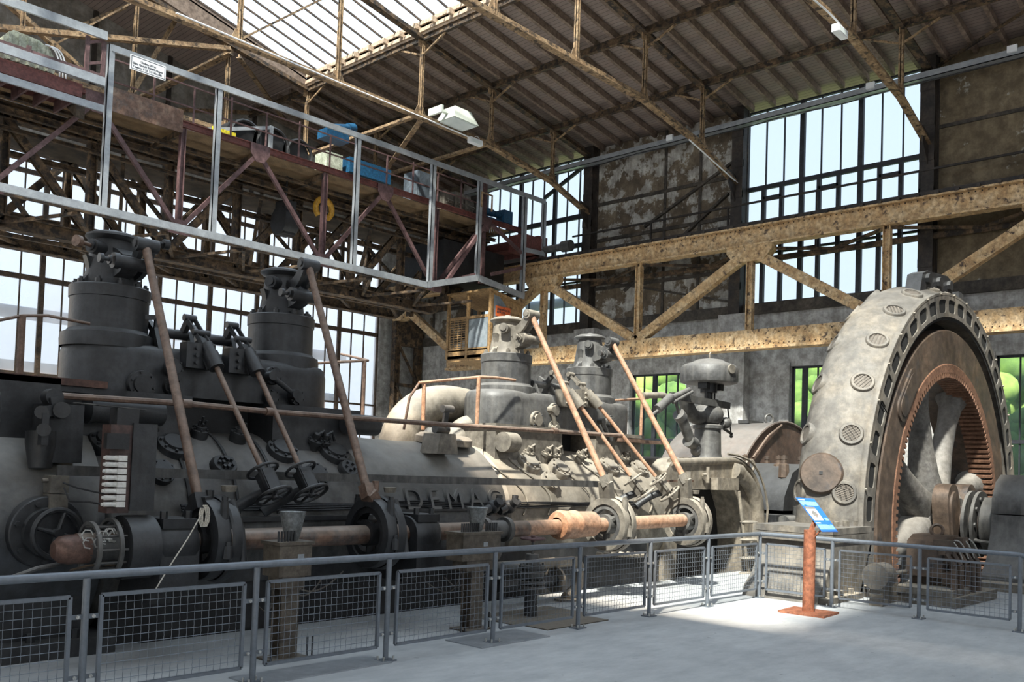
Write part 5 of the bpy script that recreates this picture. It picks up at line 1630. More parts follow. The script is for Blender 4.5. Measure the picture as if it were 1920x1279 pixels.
z1 = bp(535, 1020, Y=7.53).z
lubricator(5.02, 7.53, .36, 'narrow brown lubricator stand with a zinc funnel below the paired hand wheels', z1)
z2 = bp(885, 1001, Y=7.58).z
lubricator(7.6, 7.58, .62, 'wide brown lubricator stand with two rows of plungers beside its funnel', z2)
vs = thing('stop_valve', 'dark stop valve with a horizontal hand wheel on a flanged pipe', 'valve', (8.87, 7.77, 0))
mb = MB()
mb.cyl((8.87, 7.77, 0), (8.87, 7.77, .42), .085, None, 16)
mb.build('riser_pipe', 'iron', vs)
mb = MB()
for z in (.36, .42, .62):
    mb.cyl((8.87, 7.77, z), (8.87, 7.77, z + .04), .17, None, 20)
    mb.bolts((8.87, 7.77, z + .04), (0, 0, 1), .14, 8, .016, .03)
mb.lathe([(.09, .45), (.15, .5), (.16, .56), (.09, .62)], (8.87, 7.77, 0), (0, 0, 1), 20).cyl((8.87, 7.77, .62), (8.87, 7.77, .8), .1, .08).cyl((8.87, 7.77, .8), (8.87, 7.77, 1.02), .018)
mb.cyl((8.87, 7.77, .55), (8.87, 8.6, .55), .09, None, 16)
mb.build('valve_body', 'iron_mid', vs)
q = bp(1000, 1001, Y=7.77)
wheel((8.87, 7.77, 1.0), (0, 0, 1), .15, .016, 'purple', vs, 4)
tag(MB().bx(8.2, 9.7, 7.35, 8.2, 0, .01).build('cover_plate', 'olive'), 'large brown cover plate around the stop valve pipe', 'cover plate', 'cover plates on the floor')
# pipes low in front of the pit
pp = thing('return_pipe', 'pale bent pipe rising from the floor near the middle of the railing', 'pipe', (10.5, 8.3, 0))
a, b = bp(1000, 1063, Y=8.5), bp(1130, 1043, Y=8.5)
MB().tube([(9.0, 8.5, .55), (10.6, 8.5, .55)] + arc((10.6, 8.5, .33), (1, 0, 0), (0, 0, 1), .22, 90, -50, 8) + [(10.35, 8.4, .05)], .075, 14).build('bend', 'pale', pp)
MB().cyl((9.0, 8.5, .3), (10.2, 8.5, .3), .09, None, 14).build('pipe_run', 'iron', pp)
MB().cyl((10.2, 8.5, .3), (10.24, 8.5, .3), .19, None, 20).cyl((10.35, 8.4, 0), (10.35, 8.4, .03), .16, None, 20).build('flange', 'iron2', pp)
# double cocks on the front
mb = MB()
for px, py in ((925, 950), (955, 950)):
    o = bp(px, py, Y=8.75)
    mb.cyl(o + Vector((-.2, 0, -.06)), o + Vector((.2, 0, .06)), .06, .05, 10).cyl(o + Vector((0, .1, -.08)), o + Vector((0, -.12, .08)), .065, .06, 10).sphere(o, .1, 12).cyl(o + Vector((.1, 0, .0)), o + Vector((.12, 0, .16)), .045, None, 8)
mb.build('drain_cock', 'iron', eng)
mb = MB()
for k in range(7):
    o = bp(1120 + k * 14, 1040, Y=8.75)
    mb.cyl(o, o + Vector((0, -.1, 0)), .05, .04, 8)
mb.build('union_nut', 'iron2', eng)

# ------------------------------------------------------------------ crank frame
fr = thing('crankcase', 'tall arched dusty crankcase under the governor at the end of the engine', 'crankcase', (15.6, 9.8, 0))
arcp = [(16.15 + 1.2 * math.cos(R(a)), 1.0 + 1.2 * math.sin(R(a))) for a in range(90, -1, -10)]
outer = [(13.75, -.3), (13.75, 1.95), (13.95, 2.15), (14.2, 2.2)] + arcp + [(17.35, -.3)]
inn = [(16.55, -.3), (16.55, .7), (16.45, 1.2), (16.2, 1.62), (14.15, 1.62), (14.15, -.3)]
MB().prism(outer + inn, (0, 8.95, 0), (1, 0, 0), (0, 0, 1), (0, 1.9, 0)).build('arch', 'pale', fr)
MB().bx(14.0, 16.7, 9.5, 10.8, -.3, 1.7).build('recess_shade', 'black', fr)  # black filler stands in for the shade inside the arch
MB().tube([(x, 8.97, z) for x, z in [(13.9, 2.1)] + arcp[:] + [(17.3, 0)]], .075, 10).build('rim', 'pale', fr)
MB().tube([(x - .22 * (1 if x > 16.4 else .3), 8.93, z - .2) for x, z in arcp] + [(16.95, 8.93, .1)], .16, 12).build('inner_rim', 'pale', fr)
MB().tube([(15.9, 8.95, 2.32), (16.2, 8.9, 2.3)] + [(16.15 + 1.3 * math.cos(R(a)), 8.86, 1.0 + 1.3 * math.sin(R(a))) for a in range(70, 0, -10)] + [(17.3, 8.86, .2)], .025, 6).build('oil_pipe', 'pale', fr)
mb = MB().torus((16.9, 9.0, 2.12), (.4, 1, 0), .11, .03, 16, 6).cyl((16.85, 9.0, 1.9), (16.9, 9.0, 2.02), .04)
mb.build('lifting_eye', 'pale', fr)
MB().cyl((14.9, 8.9, 1.9), (15.05, 8.85, 1.9), .03).cyl((15.0, 8.85, 1.75), (15.0, 8.85, 2.05), .035).build('oil_cock', 'pale', fr)
mb = MB()
for z in (1.0, .66, .3, .0):
    mb.sphere((16.35, 8.7, z), .28, 12, (1, .5, .12))
mb.build('step', 'pale', fr)
MB().tube([(16.0, 8.75, 1.6), (16.15, 8.72, .9), (16.3, 8.7, .2), (16.4, 8.7, 0)], .035, 8).build('step_rod', 'pale', fr)
MB().bx(15.2, 16.0, 8.75, 8.95, 1.62, 1.85).build('ledge', 'pale', fr)
MB().beam(bp(1245, 902, Y=8.7), bp(1300, 902, Y=8.7), .03, .04).build('small_bar', 'rustrod', fr)

# ------------------------------------------------------------------ governor
GX, GY_ = 16.05, 9.5
gv = thing('governor', 'tall governor column with a dusty mushroom shaped housing on top', 'governor', (GX, GY_, 2.2))
zb = bp(1330, 860, Y=GY_).z
zs = bp(1330, 778, Y=GY_).z
mb = MB().lathe([(.5, zb - .08), (.5, zb), (.3, zb + .02), (.28, zb + .1), (.26, zs - .3), (.3, zs - .28), (.3, zs - .22), (.24, zs - .2)], (GX, GY_, 0), (0, 0, 1), 28)
mb.build('column', 'iron_mid', gv)
MB().sphere((GX, GY_, zs), .31, 20, (1, 1, .85)).build('ball_joint', 'iron_mid', gv)
mb = MB().tube(bez((GX - .1, GY_, zs + .02), (GX - .6, GY_, zs - .3), (GX - .95, GY_, zs + .35), 8), .14, 12)
mb.build('curved_arm', 'iron_mid', gv)
zt0, zt1 = bp(1328, 718, Y=GY_).z, bp(1328, 673, Y=GY_).z
MB().lathe([(0, zt0 - .02), (.5, zt0 - .02), (.56, zt0), (.575, zt0 + .05), (.57, zt1 - .2), (.52, zt1 - .13), (.35, zt1 - .07), (.25, zt1 - .02), (0, zt1 + .02)], (GX, GY_, 0), (0, 0, 1), 40).build('mushroom_housing', 'iron_mid', gv)
MB().cyl((GX - .12, GY_ - .55, (zt0 + zt1) / 2), (GX - .13, GY_ - .59, (zt0 + zt1) / 2), .09, None, 18).build('side_plug', 'iron2', gv)
MB().tube([(GX, GY_, zt1), (GX, GY_, zt1 + .1), (GX + .04, GY_, zt1 + .14)], .015, 6).build('top_hook', 'pale', gv)
mb = MB().cyl((GX, GY_, zs + .2), (GX, GY_, zt0), .085, None, 14).cyl((GX, GY_, zt0 - .2), (GX, GY_, zt0), .17, None, 16).cyl((GX, GY_, zs + .25), (GX, GY_, zs + .3), .2, None, 16)
for s in (-.15, .15):
    mb.cyl((GX + s, GY_ - .05, zs + .25), (GX + s, GY_ - .05, zt0), .02, None, 6).bx(GX + s * 1.8 - .06, GX + s * 1.8 + .06, GY_ - .15, GY_ + .05, zt0 - .14, zt0)
mb.build('spindle', 'black', gv)
MB().beam(bp(1258, 742, Y=9.3), bp(1366, 761, Y=9.3), .09, .13).build('long_lever', 'iron_mid', gv)
a, b = bp(1205, 742, Y=9.3), bp(1262, 748, Y=9.3)
MB().tube([a, bp(1240, 741, Y=9.3), b], .06, 10).build('side_lever', 'pale', gv)
mb = MB().cyl(bp(1232, 768, Y=9.2), bp(1258, 745, Y=9.2), .085).cyl(bp(1258, 747, Y=9.2), bp(1292, 731, Y=9.2), .06, .05).cyl(bp(1222, 779, Y=9.2), bp(1236, 768, Y=9.2), .03).cyl(bp(1262, 755, Y=9.15), bp(1298, 735, Y=9.15), .03)
mb.build('dashpot_link', 'iron_mid', gv)
mb = MB().cyl(bp(1277, 782, Y=9.2), bp(1296, 830, Y=9.2), .1, .1, 14).cyl(bp(1272, 776, Y=9.2), bp(1278, 784, Y=9.2), .12, .12).cyl(bp(1267, 755, Y=9.2), bp(1274, 778, Y=9.2), .03).cyl(bp(1290, 826, Y=9.2), bp(1301, 832, Y=9.2), .12, .12)
mb.build('dashpot', 'iron_mid', gv)
mb = MB().sphere(bp(1304, 845, Y=9.2), .1, 12).torus(bp(1307, 843, Y=9.2), (0, 1, 0), .13, .02, 14, 6)
mb.build('ball_end', 'iron_mid', gv)
mb = MB().cyl(bp(1364, 762, Y=9.3), bp(1367, 785, Y=9.3), .018, None, 6).sphere(bp(1361, 793, Y=9.3), .12, 12).cyl(bp(1348, 803, Y=9.3), bp(1366, 788, Y=9.3), .05).cyl(bp(1367, 785, Y=9.3), bp(1371, 815, Y=9.3), .015, None, 6).sphere(bp(1371, 818, Y=9.3), .04, 8).cyl(bp(1357, 804, Y=9.3), bp(1372, 814, Y=9.3), .03, None, 8)
mb.build('trip_gear', 'iron_mid', gv)

# ------------------------------------------------------------------ crank guard and crank bearing
gd = thing('crank_guard', 'brown vaulted sheet guard over the crank, behind the governor', 'guard', (20.2, 12, 0))
n = 24
prof = [(21.4 + 2.65 * math.cos(R(a)), .62 + 2.65 * math.sin(R(a))) for a in [180 - 180 * i / n for i in range(n + 1)]]
poly = [(18.75, 0)] + prof + [(24.05, 0)]
MB().prism(poly, (0, 10.45, 0), (1, 0, 0), (0, 0, 1), (0, 2.3, 0)).build('hood', 'brownsheet', gd)
MB().tube([(x + (x - 21.4) * .015, 10.43, z + .015) for x, z in prof], .035, 6).build('rim', 'brownsheet', gd)
MB().tube([bp(1466, 797, Y=10.40), bp(1440, 818, Y=10.38), bp(1412, 858, Y=10.38)], .025, 6).build('hand_rod', 'rustrod', gd)
mb = MB().bx(20.9, 21.7, 11.2, 11.5, 3.24, 3.32).torus((21.6, 11.0, 3.38), (.5, 1, 0), .12, .03, 14, 6)
mb.build('lid_clamp', 'iron_mid', gd)
cb = thing('crank_bearing', 'dark bolted main bearing between crank frame and generator ring', 'bearing', (19.2, 9.3, 0))
mb = MB().prism([(17.9, 1.2), (17.95, 1.5), (18.3, 2.0), (18.8, 2.2), (20.2, 2.2), (20.8, 1.9), (21.2, 1.2)], (0, 8.75, 0), (1, 0, 0), (0, 0, 1), (0, 1.5, 0))
mb.build('bearing_cap', 'iron', cb)
MB().bx(17.5, 21.6, 8.7, 10.4, -.3, 1.12).build('pedestal', 'iron', cb)
for x, y in ((18.3, 8.95), (18.75, 9.3), (19.1, 8.95), (18.35, 9.9), (19.2, 9.8)):
    MB().lathe([(.12, 1.9), (.11, 2.18), (.06, 2.2), (.06, 2.28), (.07, 2.29), (.07, 2.36), (.035, 2.37), (0, 2.39)], (x, y, 0), (0, 0, 1), 8).build('stud_nut', 'rotor', cb)
MB().cyl((18.2, 8.55, 1.1), (18.2, 8.55, 1.3), .12, None, 12).cyl((17.6, 8.6, .98), (19.8, 8.6, .95), .14).build('side_pipe', 'iron_mid', cb)
# ------------------------------------------------------------------ generator
GXc, GZc, GYf = 19.8, 1.1, 6.0
gen = thing('generator', 'giant dusty ring shaped generator with round vents and spoked rotor', 'generator', (GXc, 7.0, 0))
AY = (0, 1, 0)


def gpt(r, a, y):
    return Vector((GXc + r * math.cos(R(a)), y, GZc + r * math.sin(R(a))))


prof = [(4.58, .08), (4.60, -.02), (4.66, -.02), (4.68, .03), (4.67, .08), (4.69, .11), (4.75, .22), (4.82, .42), (4.86, .62), (4.87, .82), (4.83, 1.0), (4.7, 1.15), (4.4, 1.22), (4.1, 1.22)]
MB().lathe(prof, (GXc, GYf, GZc), AY, 112).build('stator_housing', 'stator', gen)
# slotted face ring
mb = MB()
NS = 48
R0, R1 = 4.18, 4.61
for s in range(NS):
    ac = s * 360 / NS + 3.4
    hw = 180 / NS
    K = 20
    outl, hole = [], []
    for k in range(K):
        t = 2 * PI * (k + .5) / K
        cx, cy = math.cos(t), math.sin(t)
        sc_ = 1 / max(abs(cx), abs(cy))
        outl.append((cx * sc_, cy * sc_))
        e_ = (abs(cx) ** 5 + abs(cy) ** 5) ** (-.2)
        hole.append((cx * e_, cy * e_))
    def pp_(u, v, y):
        return gpt((R0 + R1) / 2 + v * (R1 - R0) / 2, ac + u * hw, y)
    vs = [pp_(u, v, GYf - .02) for u, v in outl] + [pp_(u * .74, v * .62, GYf - .02) for u, v in hole] + [pp_(u * .74, v * .62, GYf) for u, v in hole]
    fs = []
    for k in range(K):
        k2 = (k + 1) % K
        fs += [(k, k2, K + k2, K + k), (K + k, K + k2, 2 * K + k2, 2 * K + k)]
    # corners of the sector
    mb.add(vs, fs)
    for su in (-1, 1):
        for sv in (-1, 1):
            near = sorted(outl, key=lambda q: (q[0] - su) ** 2 + (q[1] - sv) ** 2)[:2]
            mb.add([pp_(su, sv, GYf - .02), pp_(*near[0], GYf - .02), pp_(*near[1], GYf - .02)], [(0, 1, 2)])
mb.lathe([(R0, -.02), (R0, .6)], (GXc, GYf, GZc), AY, 96)
mb.build('slotted_ring', 'stator', gen)
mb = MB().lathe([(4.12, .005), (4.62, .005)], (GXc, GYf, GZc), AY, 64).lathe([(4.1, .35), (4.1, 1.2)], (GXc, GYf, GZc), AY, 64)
mb.build('winding_shade', 'void', gen)  # black sheet right behind the slots paints the shade around the winding
mb = MB()
for k in range(36):
    a = k * 10 + 2
    mb.cyl(gpt(4.635, a, GYf - .02), gpt(4.635, a, GYf - .055), .025, None, 6)
mb.build('ring_screw', 'iron2', gen)['kind'] = 'stuff'
mb = MB()
for a in (106.7, 151.5, 61.7, 180.2, 0):
    mb.beam(gpt(4.18, a, GYf - .022), gpt(4.61, a, GYf - .022), .015, .015, AY)
mb.build('ring_joint', 'black', gen)
# vents
for k, a in enumerate([111 + 12.4 * i for i in range(-9, 7)]):
    for r_, y_, tilt, full in ((4.775, .27, .42, True), (4.77, 1.07, -.9, False)):
        if not full and not (100 < a < 190):
            continue
        rad = Vector((math.cos(R(a)), 0, math.sin(R(a))))
        nrm = (rad - Vector((0, tilt, 0))).normalized()
        o = gpt(r_, a, GYf + y_)
        v_ = MB().lathe([(.205, -.1), (.205, .01), (.19, .03), (.15, .03), (.145, .0)], o, nrm, 24).build('vent', 'stator', gen)
        MB().lathe([(.15, .01), (0, .01)], o, nrm, 20).build('vent_grille', 'grille', v_)
        MB().lathe([(.15, -.03), (0, -.03)], o, nrm, 20).build('vent_shade', 'void', v_)  # black disc paints the shade behind the grille
o = gpt(4.84, 169.5, GYf + .66)
nrm = Vector((math.cos(R(169.5)), -.25, math.sin(R(169.5)))).normalized()
pg = MB().lathe([(.36, -.12), (.36, .06), (.33, .10), (0, .10)], o, nrm, 36).build('inspection_plug', 'rotor', gen)
d, u, v = basis(nrm)
mb = MB().beam(o + nrm * .104 - v * .03, o + nrm * .104 + v * .03, .06, .01, nrm)
mb.beam(o + nrm * .104, o + nrm * .104 + Vector((0, 0, -.3)), .012, .006, nrm)
mb.build('key_slot', 'black', pg)
# lifting lug on top
lg = MB().prism([(-1.35, -.38), (-1.2, .02), (-.9, .12), (.3, .22), (.55, .16), (.62, 0), (.65, -.6)], (GXc, GYf + .25, GZc + 4.93), (1, 0, 0), (0, 0, 1), (0, .3, 0)).build('lifting_lug', 'iron', gen)
for x in (-.95, -.3, .35):
    MB().cyl((GXc + x, GYf + .25, GZc + 4.93 + x * .06), (GXc + x, GYf + .18, GZc + 4.93 + x * .06), .11, None, 8).build('bolt', 'iron', lg)
# feet and joint flange
for sx in (-1, 1):
    mb = MB().prism([(-4.4, 1.02), (-5.9, 1.02), (-5.98, .7), (-6.2, .35), (-6.45, .16), (-6.5, .0), (-4.9, .0)] if sx < 0 else [(4.4, 1.02), (5.9, 1.02), (6.0, .7), (6.3, .2), (6.4, 0), (4.9, 0)], (GXc, GYf - .08, 0), (1, 0, 0), (0, 0, 1), (0, 1.25, 0))
    ft = mb.build('foot', 'stator', gen)
    mb = MB().bx(GXc + sx * 5.25 - .78, GXc + sx * 5.25 + .78, GYf - .1, GYf + 1.25, 1.03, 1.13)
    mb.bx(GXc + sx * 5.25 - .78, GXc + sx * 5.25 + .78, GYf - .1, GYf + 1.25, .90, 1.02)
    mb.build('joint_flange', 'stator', ft)
    for k in range(4):
        x = GXc + sx * 5.25 - .6 + k * .4
        MB().cyl((x, GYf + .1, 1.13), (x, GYf + .1, 1.22), .055, None, 6).build('flange_bolt', 'iron2', ft)
    mb = MB().bx(GXc + sx * 5.7 - .75, GXc + sx * 5.7 + .6, GYf - .22, GYf - .06, 0, .09)
    for k in range(3):
        mb.cyl((GXc + sx * 5.7 - .5 + k * .4, GYf - .14, .09), (GXc + sx * 5.7 - .5 + k * .4, GYf - .14, .17), .05, None, 6)
    mb.build('foot_plate', 'iron2', ft)
# rotor
ro = MB().lathe([(3.06, .03), (3.9, .03), (3.93, .06), (3.93, 1.15), (3.06, 1.15), (3.06, .03)], (GXc, GYf, GZc), AY, 112).build('rotor_rim', 'rotor', gen)
mb = MB()
NT = 150
for k in range(NT):
    a = k * 360 / NT
    for rr, y0, y1, m0 in ((3.0, .02, .5, 0),):
        c = [gpt(2.96, a - .6, GYf + y0), gpt(2.96, a + .6, GYf + y0), gpt(3.08, a + .75, GYf + y0), gpt(3.08, a - .75, GYf + y0), gpt(2.96, a - .6, GYf + y1), gpt(2.96, a + .6, GYf + y1), gpt(3.08, a + .75, GYf + y1), gpt(3.08, a - .75, GYf + y1)]
        mb.hexa(c)
mb.lathe([(3.06, .02), (3.22, .015), (3.24, .03)], (GXc, GYf, GZc), AY, 112)
mb.build('barring_teeth', 'rotorrust', ro)['kind'] = 'stuff'
for a in (137, 317):
    c = gpt(3.52, a, GYf + .03)
    rad = Vector((math.cos(R(a)), 0, math.sin(R(a))))
    tan = Vector((-rad.z, 0, rad.x))
    st = stadium(-.62, .62, .24)
    MB().prism([(x, y) for x, y in st], c, tan, rad, (0, -.035, 0)).build('oval_cover', 'rotor', ro)
    MB().prism([(x * .82, y * .75) for x, y in st], c + Vector((0, -.035, 0)), tan, rad, (0, -.015, 0)).build('oval_lid', 'rotor', ro)
for k in range(8):
    a = 15 + 45 * k
    MB().lathe([(.40, .55), (.30, 1.0), (.225, 1.7), (.20, 2.4), (.24, 2.85), (.36, 3.08)], (GXc, GYf + .5, GZc), (math.cos(R(a)), 0, math.sin(R(a))), 18).build('spoke', 'spoke', ro)
MB().lathe([(0, -.15), (.5, -.15), (.66, -.02), (.7, .2), (.7, .9), (.5, 1.1), (0, 1.1)], (GXc, GYf, GZc), AY, 36).build('hub', 'spoke', ro)
for sx in (-1, 1):
    st = stadium(-.75, .75, .36)
    c = Vector((GXc + sx * .48, GYf - .2, GZc + .05))
    ux_, uy_ = Vector((.25 * sx, 0, .97)), Vector((.97, 0, -.25 * sx))
    p_ = MB().prism(st, c, ux_, uy_, (0, .3, 0)).build('hub_clamp', 'rotor', ro)
    MB().prism([(x * .8, y * .72) for x, y in st], c, ux_, uy_, (0, -.04, 0)).build('clamp_lid', 'rotor', p_)
MB().cyl((GXc, 4.0, GZc), (GXc, 8.9, GZc), .34, None, 32).build('main_shaft', 'rotor', ro)
mb = MB()
for y in (5.62, 5.46):
    mb.lathe([(.3, -.03), (.66, -.03), (.66, .03), (.3, .03), (.3, -.03)], (GXc, y, GZc), AY, 36)
mb.bolts((GXc, 5.5, GZc), (0, -1, 0), .52, 10, .05, .1)
mb.build('slip_rings', 'iron_mid', ro)
MB().lathe([(.34, 5.0), (.5, 5.02), (.54, 5.1), (.54, 5.35), (.4, 5.4)], (GXc, 0, GZc), AY, 32).build('oil_collar', 'iron_mid', ro)

# outer bearing
ob = thing('outer_bearing', 'tall grey outer bearing pedestal carrying the near end of the generator shaft', 'bearing', (20.2, 4.6, 0))
capp = [(19.0, 1.35), (19.0, 1.62), (19.25, 1.95), (19.6, 2.1), (20.9, 2.1), (21.4, 1.8), (21.4, 1.35)]
MB().prism(capp, (0, 4.1, 0), (1, 0, 0), (0, 0, 1), (0, .95, 0)).build('bearing_cap', 'iron_mid', ob)
MB().prism([(18.3, -.02), (18.35, .22), (18.7, .5), (18.95, 1.0), (19.0, 1.33), (21.5, 1.33), (21.5, -.02)], (0, 4.1, 0), (1, 0, 0), (0, 0, 1), (0, .95, 0)).build('pedestal', 'iron_mid', ob)
MB().bx(17.9, 21.8, 3.9, 5.4, 0, .14).build('sole_plate', 'iron2', ob)
for x in (19.35, 20.9):
    MB().lathe([(.13, 2.0), (.13, 2.12), (.08, 2.13), (.08, 2.28), (0, 2.28)], (x, 4.3, 0), (0, 0, 1), 6).build('stud_nut', 'black', ob)
MB().cyl((20.1, 4.5, 2.1), (20.1, 4.5, 2.3), .1, None, 12).cyl((20.1, 4.5, 2.3), (20.1, 4.5, 2.75), .05, None, 10).build('oil_glass', 'iron', ob)
MB().cyl((19.3, 4.9, .75), (19.3, 5.5, .8), .035, None, 8).cyl((19.3, 4.85, .75), (19.3, 5.15, .77), .12, .07, 14).build('drain_pipe', 'iron_mid', ob)

# barring engine beside the ring
br = thing('barring_machine', 'small rusty barring machine with levers on a stone plinth in front of the ring', 'machine', (15.8, 4.95, 0))
MB().prism([(14.75, 4.4), (16.75, 4.35), (16.85, 5.4), (14.8, 5.45)], (0, 0, 0), (1, 0, 0), (0, 1, 0), (0, 0, .16)).build('plinth', 'iron2', br)
MB().bx(14.75, 15.6, 4.45, 5.35, .16, .26).build('bed_block', 'iron2', br)
mb = MB().bx(15.4, 16.2, 4.6, 5.3, .26, .5).prism([(15.2, .4), (16.3, .4), (16.25, .95), (16.0, 1.05), (15.5, 1.05), (15.25, .95)], (0, 4.75, 0), (1, 0, 0), (0, 0, 1), (0, .55, 0))
mb.build('gear_case', 'rotor', br)
mb = MB()
for k in range(5):
    mb.cyl((15.0 + k * .3, 4.5, .16), (15.0 + k * .3, 4.5, .62), .06, .05, 10).cyl((15.0 + k * .3, 4.5, .62), (15.0 + k * .3, 4.62, .8), .04, None, 8)
for k in range(4):
    mb.bx(15.05 + k * .36, 15.28 + k * .36, 4.55, 4.7, .32 + .05 * (k % 2), .5 + .1 * (k % 2))
mb.bx(14.95, 16.4, 4.62, 4.72, .78, .84).bx(15.1, 15.35, 4.6, 4.85, .84, 1.0).bx(15.75, 16.05, 4.6, 4.85, .84, 1.02)
mb.build('valve_block', 'rotor', br)
mb = MB().cyl((16.3, 4.8, .6), (16.3, 5.25, .6), .3, None, 20).cyl((16.5, 4.7, .55), (16.5, 4.8, .55), .22, None, 16)
mb.build('flywheel', 'iron2', br)
MB().torus((15.75, 5.0, 1.12), (1, .4, 0), .09, .028, 14, 6).build('lifting_eye', 'rotor', br)
mb = MB()
for k in range(4):
    mb.tube(bez((15.2 + k * .3, 4.7, .95), (15.3 + k * .3, 4.6, 1.1), (15.4 + k * .3, 4.5, .7), 6), .012, 5)
mb.build('oil_line', 'zinc', br)
dr = thing('belt_pulley', 'small dusty pulley on a short shaft under the slotted ring', 'pulley', (14.6, 5.45, 0))
q = bp(1648, 1080, Y=5.3)
MB().cyl((q.x - .16, 5.3, q.z), (q.x + .2, 5.3, q.z), .2, .2, 24).build('drum', 'stator', dr)
MB().cyl((q.x + .2, 5.3, q.z), (15.3, 5.3, q.z), .035, None, 10).build('shaft', 'stator', dr)
MB().bx(q.x - .1, q.x + .12, 5.2, 5.4, 0, q.z - .16).build('stand', 'iron2', dr)
MB().cyl((q.x + .55, 5.3, q.z), (q.x + .55, 5.3, 0), .03, None, 8).bx(q.x + .45, q.x + .75, 5.28, 5.6, 0, .35).build('shaft_rest', 'stator', dr)
# ------------------------------------------------------------------ railing in front of the machines
def rail_post(parent, x, y, along):
    p = MB().cyl((x, y, .01), (x, y, .98), .027, None, 12).build('post', 'fence', parent)
    b = MB()
    b.bx(x - .085, x + .085, y - .07, y + .07, 0, .014)
    b.build('base_plate', 'fence', p)
    for sx in (-.06, .06):
        for sy in (-.045, .045):
            MB().cyl((x + sx, y + sy, .014), (x + sx, y + sy, .05), .011, None, 6).build('anchor_bolt', 'zinc', p)
    return p


def rail_panel(parent, a, b):
    """mesh panel between two post centres"""
    a, b = Vector((a[0], a[1], 0)), Vector((b[0], b[1], 0))
    d = (b - a).normalized()
    nrm = Vector((-d.y, d.x, 0))
    p, q = a + d * .115, b - d * .115
    z0, z1 = .145, .85
    f = MB()
    for (s, e_) in ((p + Vector((0, 0, z0)), q + Vector((0, 0, z0))), (q + Vector((0, 0, z0)), q + Vector((0, 0, z1))), (q + Vector((0, 0, z1)), p + Vector((0, 0, z1))), (p + Vector((0, 0, z1)), p + Vector((0, 0, z0)))):
        f.beam(s, e_, .028, .03, nrm)
    fr = f.build('mesh_panel', 'fence', parent)
    L = (q - p).length
    w = MB()
    n = int(L / .06)
    for k in range(1, n):
        c = p + d * (L * k / n)
        w.tube([c + Vector((0, 0, z0 + (z1 - z0) * i / 24)) + nrm * (.003 if i % 2 else -.003) for i in range(25)], .0024, 4)
    m_ = int((z1 - z0) / .06)
    for k in range(1, m_):
        z = z0 + (z1 - z0) * k / m_
        w.cyl(p + Vector((0, 0, z)), q + Vector((0, 0, z)), .0026, None, 4, False)
    w.build('wire_mesh', 'fence', fr)
    for s, e_ in ((a, p), (b, q)):
        for z in (.70, .26):
            MB().beam(s + Vector((0, 0, z)), e_ + Vector((0, 0, z)), .006, .035).build('bracket', 'fence', fr)
            m2 = (s + e_) / 2 - nrm * .012 + Vector((0, 0, z))
            MB().cyl(m2 + nrm * .02, m2 - nrm * .006, .014, None, 8).build('fixing_bolt', 'zinc', fr)


FY, FX = 6.85, 13.25
px_ = [1.3, 2.85, 4.27, 5.72, 7.21, 8.69, 10.2, 11.68]
g1 = thing('guard_railing', 'long grey tubular railing with wire mesh panels in front of the engine', 'railing', (7, FY, 0), 'grey railings around the machines')
MB().tube([(-1.5, FY + .05, 1.0), (FX, FY, 1.0)], .032, 12).build('handrail', 'fence', g1)
for x in px_:
    rail_post(g1, x, FY, 0)
for a, b in zip([-.2] + px_, px_ + [FX]):
    rail_panel(g1, (a, FY), (b, FY))
g2 = thing('guard_railing', 'shorter grey tubular railing with wire mesh panels in front of the generator ring', 'railing', (FX, 4.5, 0), 'grey railings around the machines')
MB().tube([(FX, FY, 1.0), (FX, 3.17, 1.0), (FX + .02, 3.1, .97)], .032, 12).build('handrail', 'fence', g2)
py_ = [FY, 5.68, 4.43, 3.17]
for y in py_:
    rail_post(g2, FX, y, 1)
for a, b in zip(py_, py_[1:]):
    rail_panel(g2, (FX, a), (FX, b))
g3 = thing('guard_railing', 'grey railing running away behind the last post by the outer bearing', 'railing', (14, 3.1, 0), 'grey railings around the machines')
MB().tube([(FX + .05, 3.12, 1.0), (18, 3.12, 1.0)], .032, 12).build('handrail', 'fence', g3)
for x in (14.7, 16.2, 17.7):
    rail_post(g3, x, 3.12, 0)
for a, b in zip((FX, 14.7, 16.2), (14.7, 16.2, 17.7)):
    rail_panel(g3, (a, 3.12), (b, 3.12))

# information post
ip = thing('information_post', 'rust brown tubular post with a slanted blue information panel', 'information sign', (12.36, 5.63, 0))
MB().cyl((12.36, 5.63, .03), (12.36, 5.63, 1.17), .083, None, 24).build('post', 'corten', ip)
MB().hexa([(12.08, 5.28, 0), (12.68, 5.32, 0), (12.66, 5.98, 0), (12.06, 5.94, 0), (12.08, 5.28, .03), (12.68, 5.32, .03), (12.66, 5.98, .03), (12.06, 5.94, .03)]).build('foot_plate', 'corten', ip)
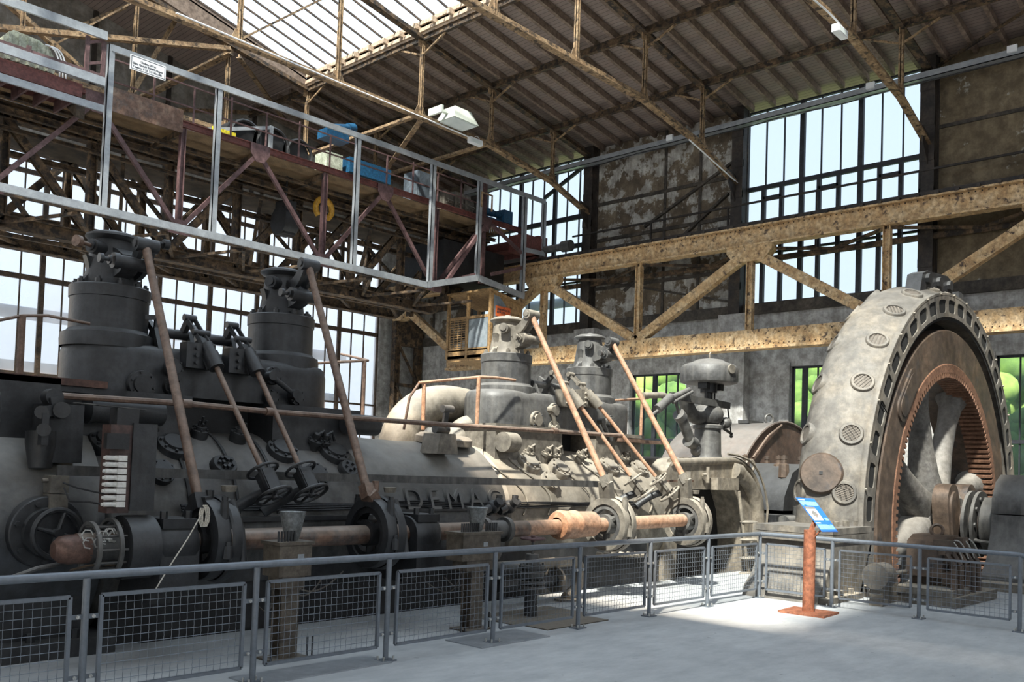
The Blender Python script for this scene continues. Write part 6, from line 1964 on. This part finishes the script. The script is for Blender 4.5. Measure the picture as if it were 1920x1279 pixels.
# panel: plane tilted towards the visitor
A = bp(1493, 934, X=12.62); B = bp(1527, 935, X=12.62)
pa, pb, pc, pd = bp(1492, 933, X=12.66), bp(1526, 935, X=12.66), bp(1571, 997, X=12.22), bp(1541, 997, X=12.22)
ux = Vector((0, pb.y - pa.y, pb.z - pa.z)); uy = pd - pa
nn = ux.cross(uy).normalized()
if nn.dot(EYE - pa) < 0:
    nn = -nn
def pq(u, v, off=0.0):
    return pa + (pb - pa) * u * (1 - v) + (pc - pd) * u * v + (pd - pa) * v + nn * off
def patch(u0, u1, v0, v1, off, th):
    return [pq(u0, v0, off - th), pq(u1, v0, off - th), pq(u1, v1, off - th), pq(u0, v1, off - th), pq(u0, v0, off), pq(u1, v0, off), pq(u1, v1, off), pq(u0, v1, off)]
pn = MB().hexa(patch(0, 1, 0, 1, 0, .008)).build('panel', 'blue', ip)
for u0, u1, v0, v1 in ((.04, .97, .11, .24), (.04, .97, .80, .94), (.68, .96, .60, .68)):
    MB().hexa(patch(u0, u1, v0, v1, .002, .002)).build('text_block', 'lightblue', pn)
for u0, u1, v0, v1 in ((.05, .4, .05, .075), (.05, .35, .745, .77), (.08, .66, .345, .68)):
    MB().hexa(patch(u0, u1, v0, v1, .003, .002)).build('heading', 'white', pn)
mb = MB()
for u0, u1, v0, v1 in ((.06, .66, .28, .345), (.25, .55, .44, .56), (.33, .48, .40, .60)):
    mb.hexa(patch(u0, u1, v0, v1, .005, .003))
mb.build('picture', 'iron_mid', pn)
MB().beam((12.36, 5.63, 1.12), pq(.5, .5, -.02), .05, .05).beam((12.36, 5.63, 1.0), pq(.5, .8, -.02), .02, .02).build('arm', 'corten', ip)
# cover plates in the floor
CP = [(bp(590, 1257, Z=0), .75, .2, 'long grey cover plate on the floor below the first lubricator stand'), (bp(935, 1198, Z=0), .55, .28, 'grey cover plate on the floor by the railing post near the second lubricator stand'),
      (bp(1060, 1168, Z=0), .6, .22, 'brown cover plate on the floor under the railing')]
for p, a, b, l in CP:
    tag(MB().bx(p.x - a, p.x + a, p.y - b, p.y + b, 0, .012).build('cover_plate', 'galv' if 'grey' in l else 'olive'), l, 'cover plate', 'cover plates on the floor')
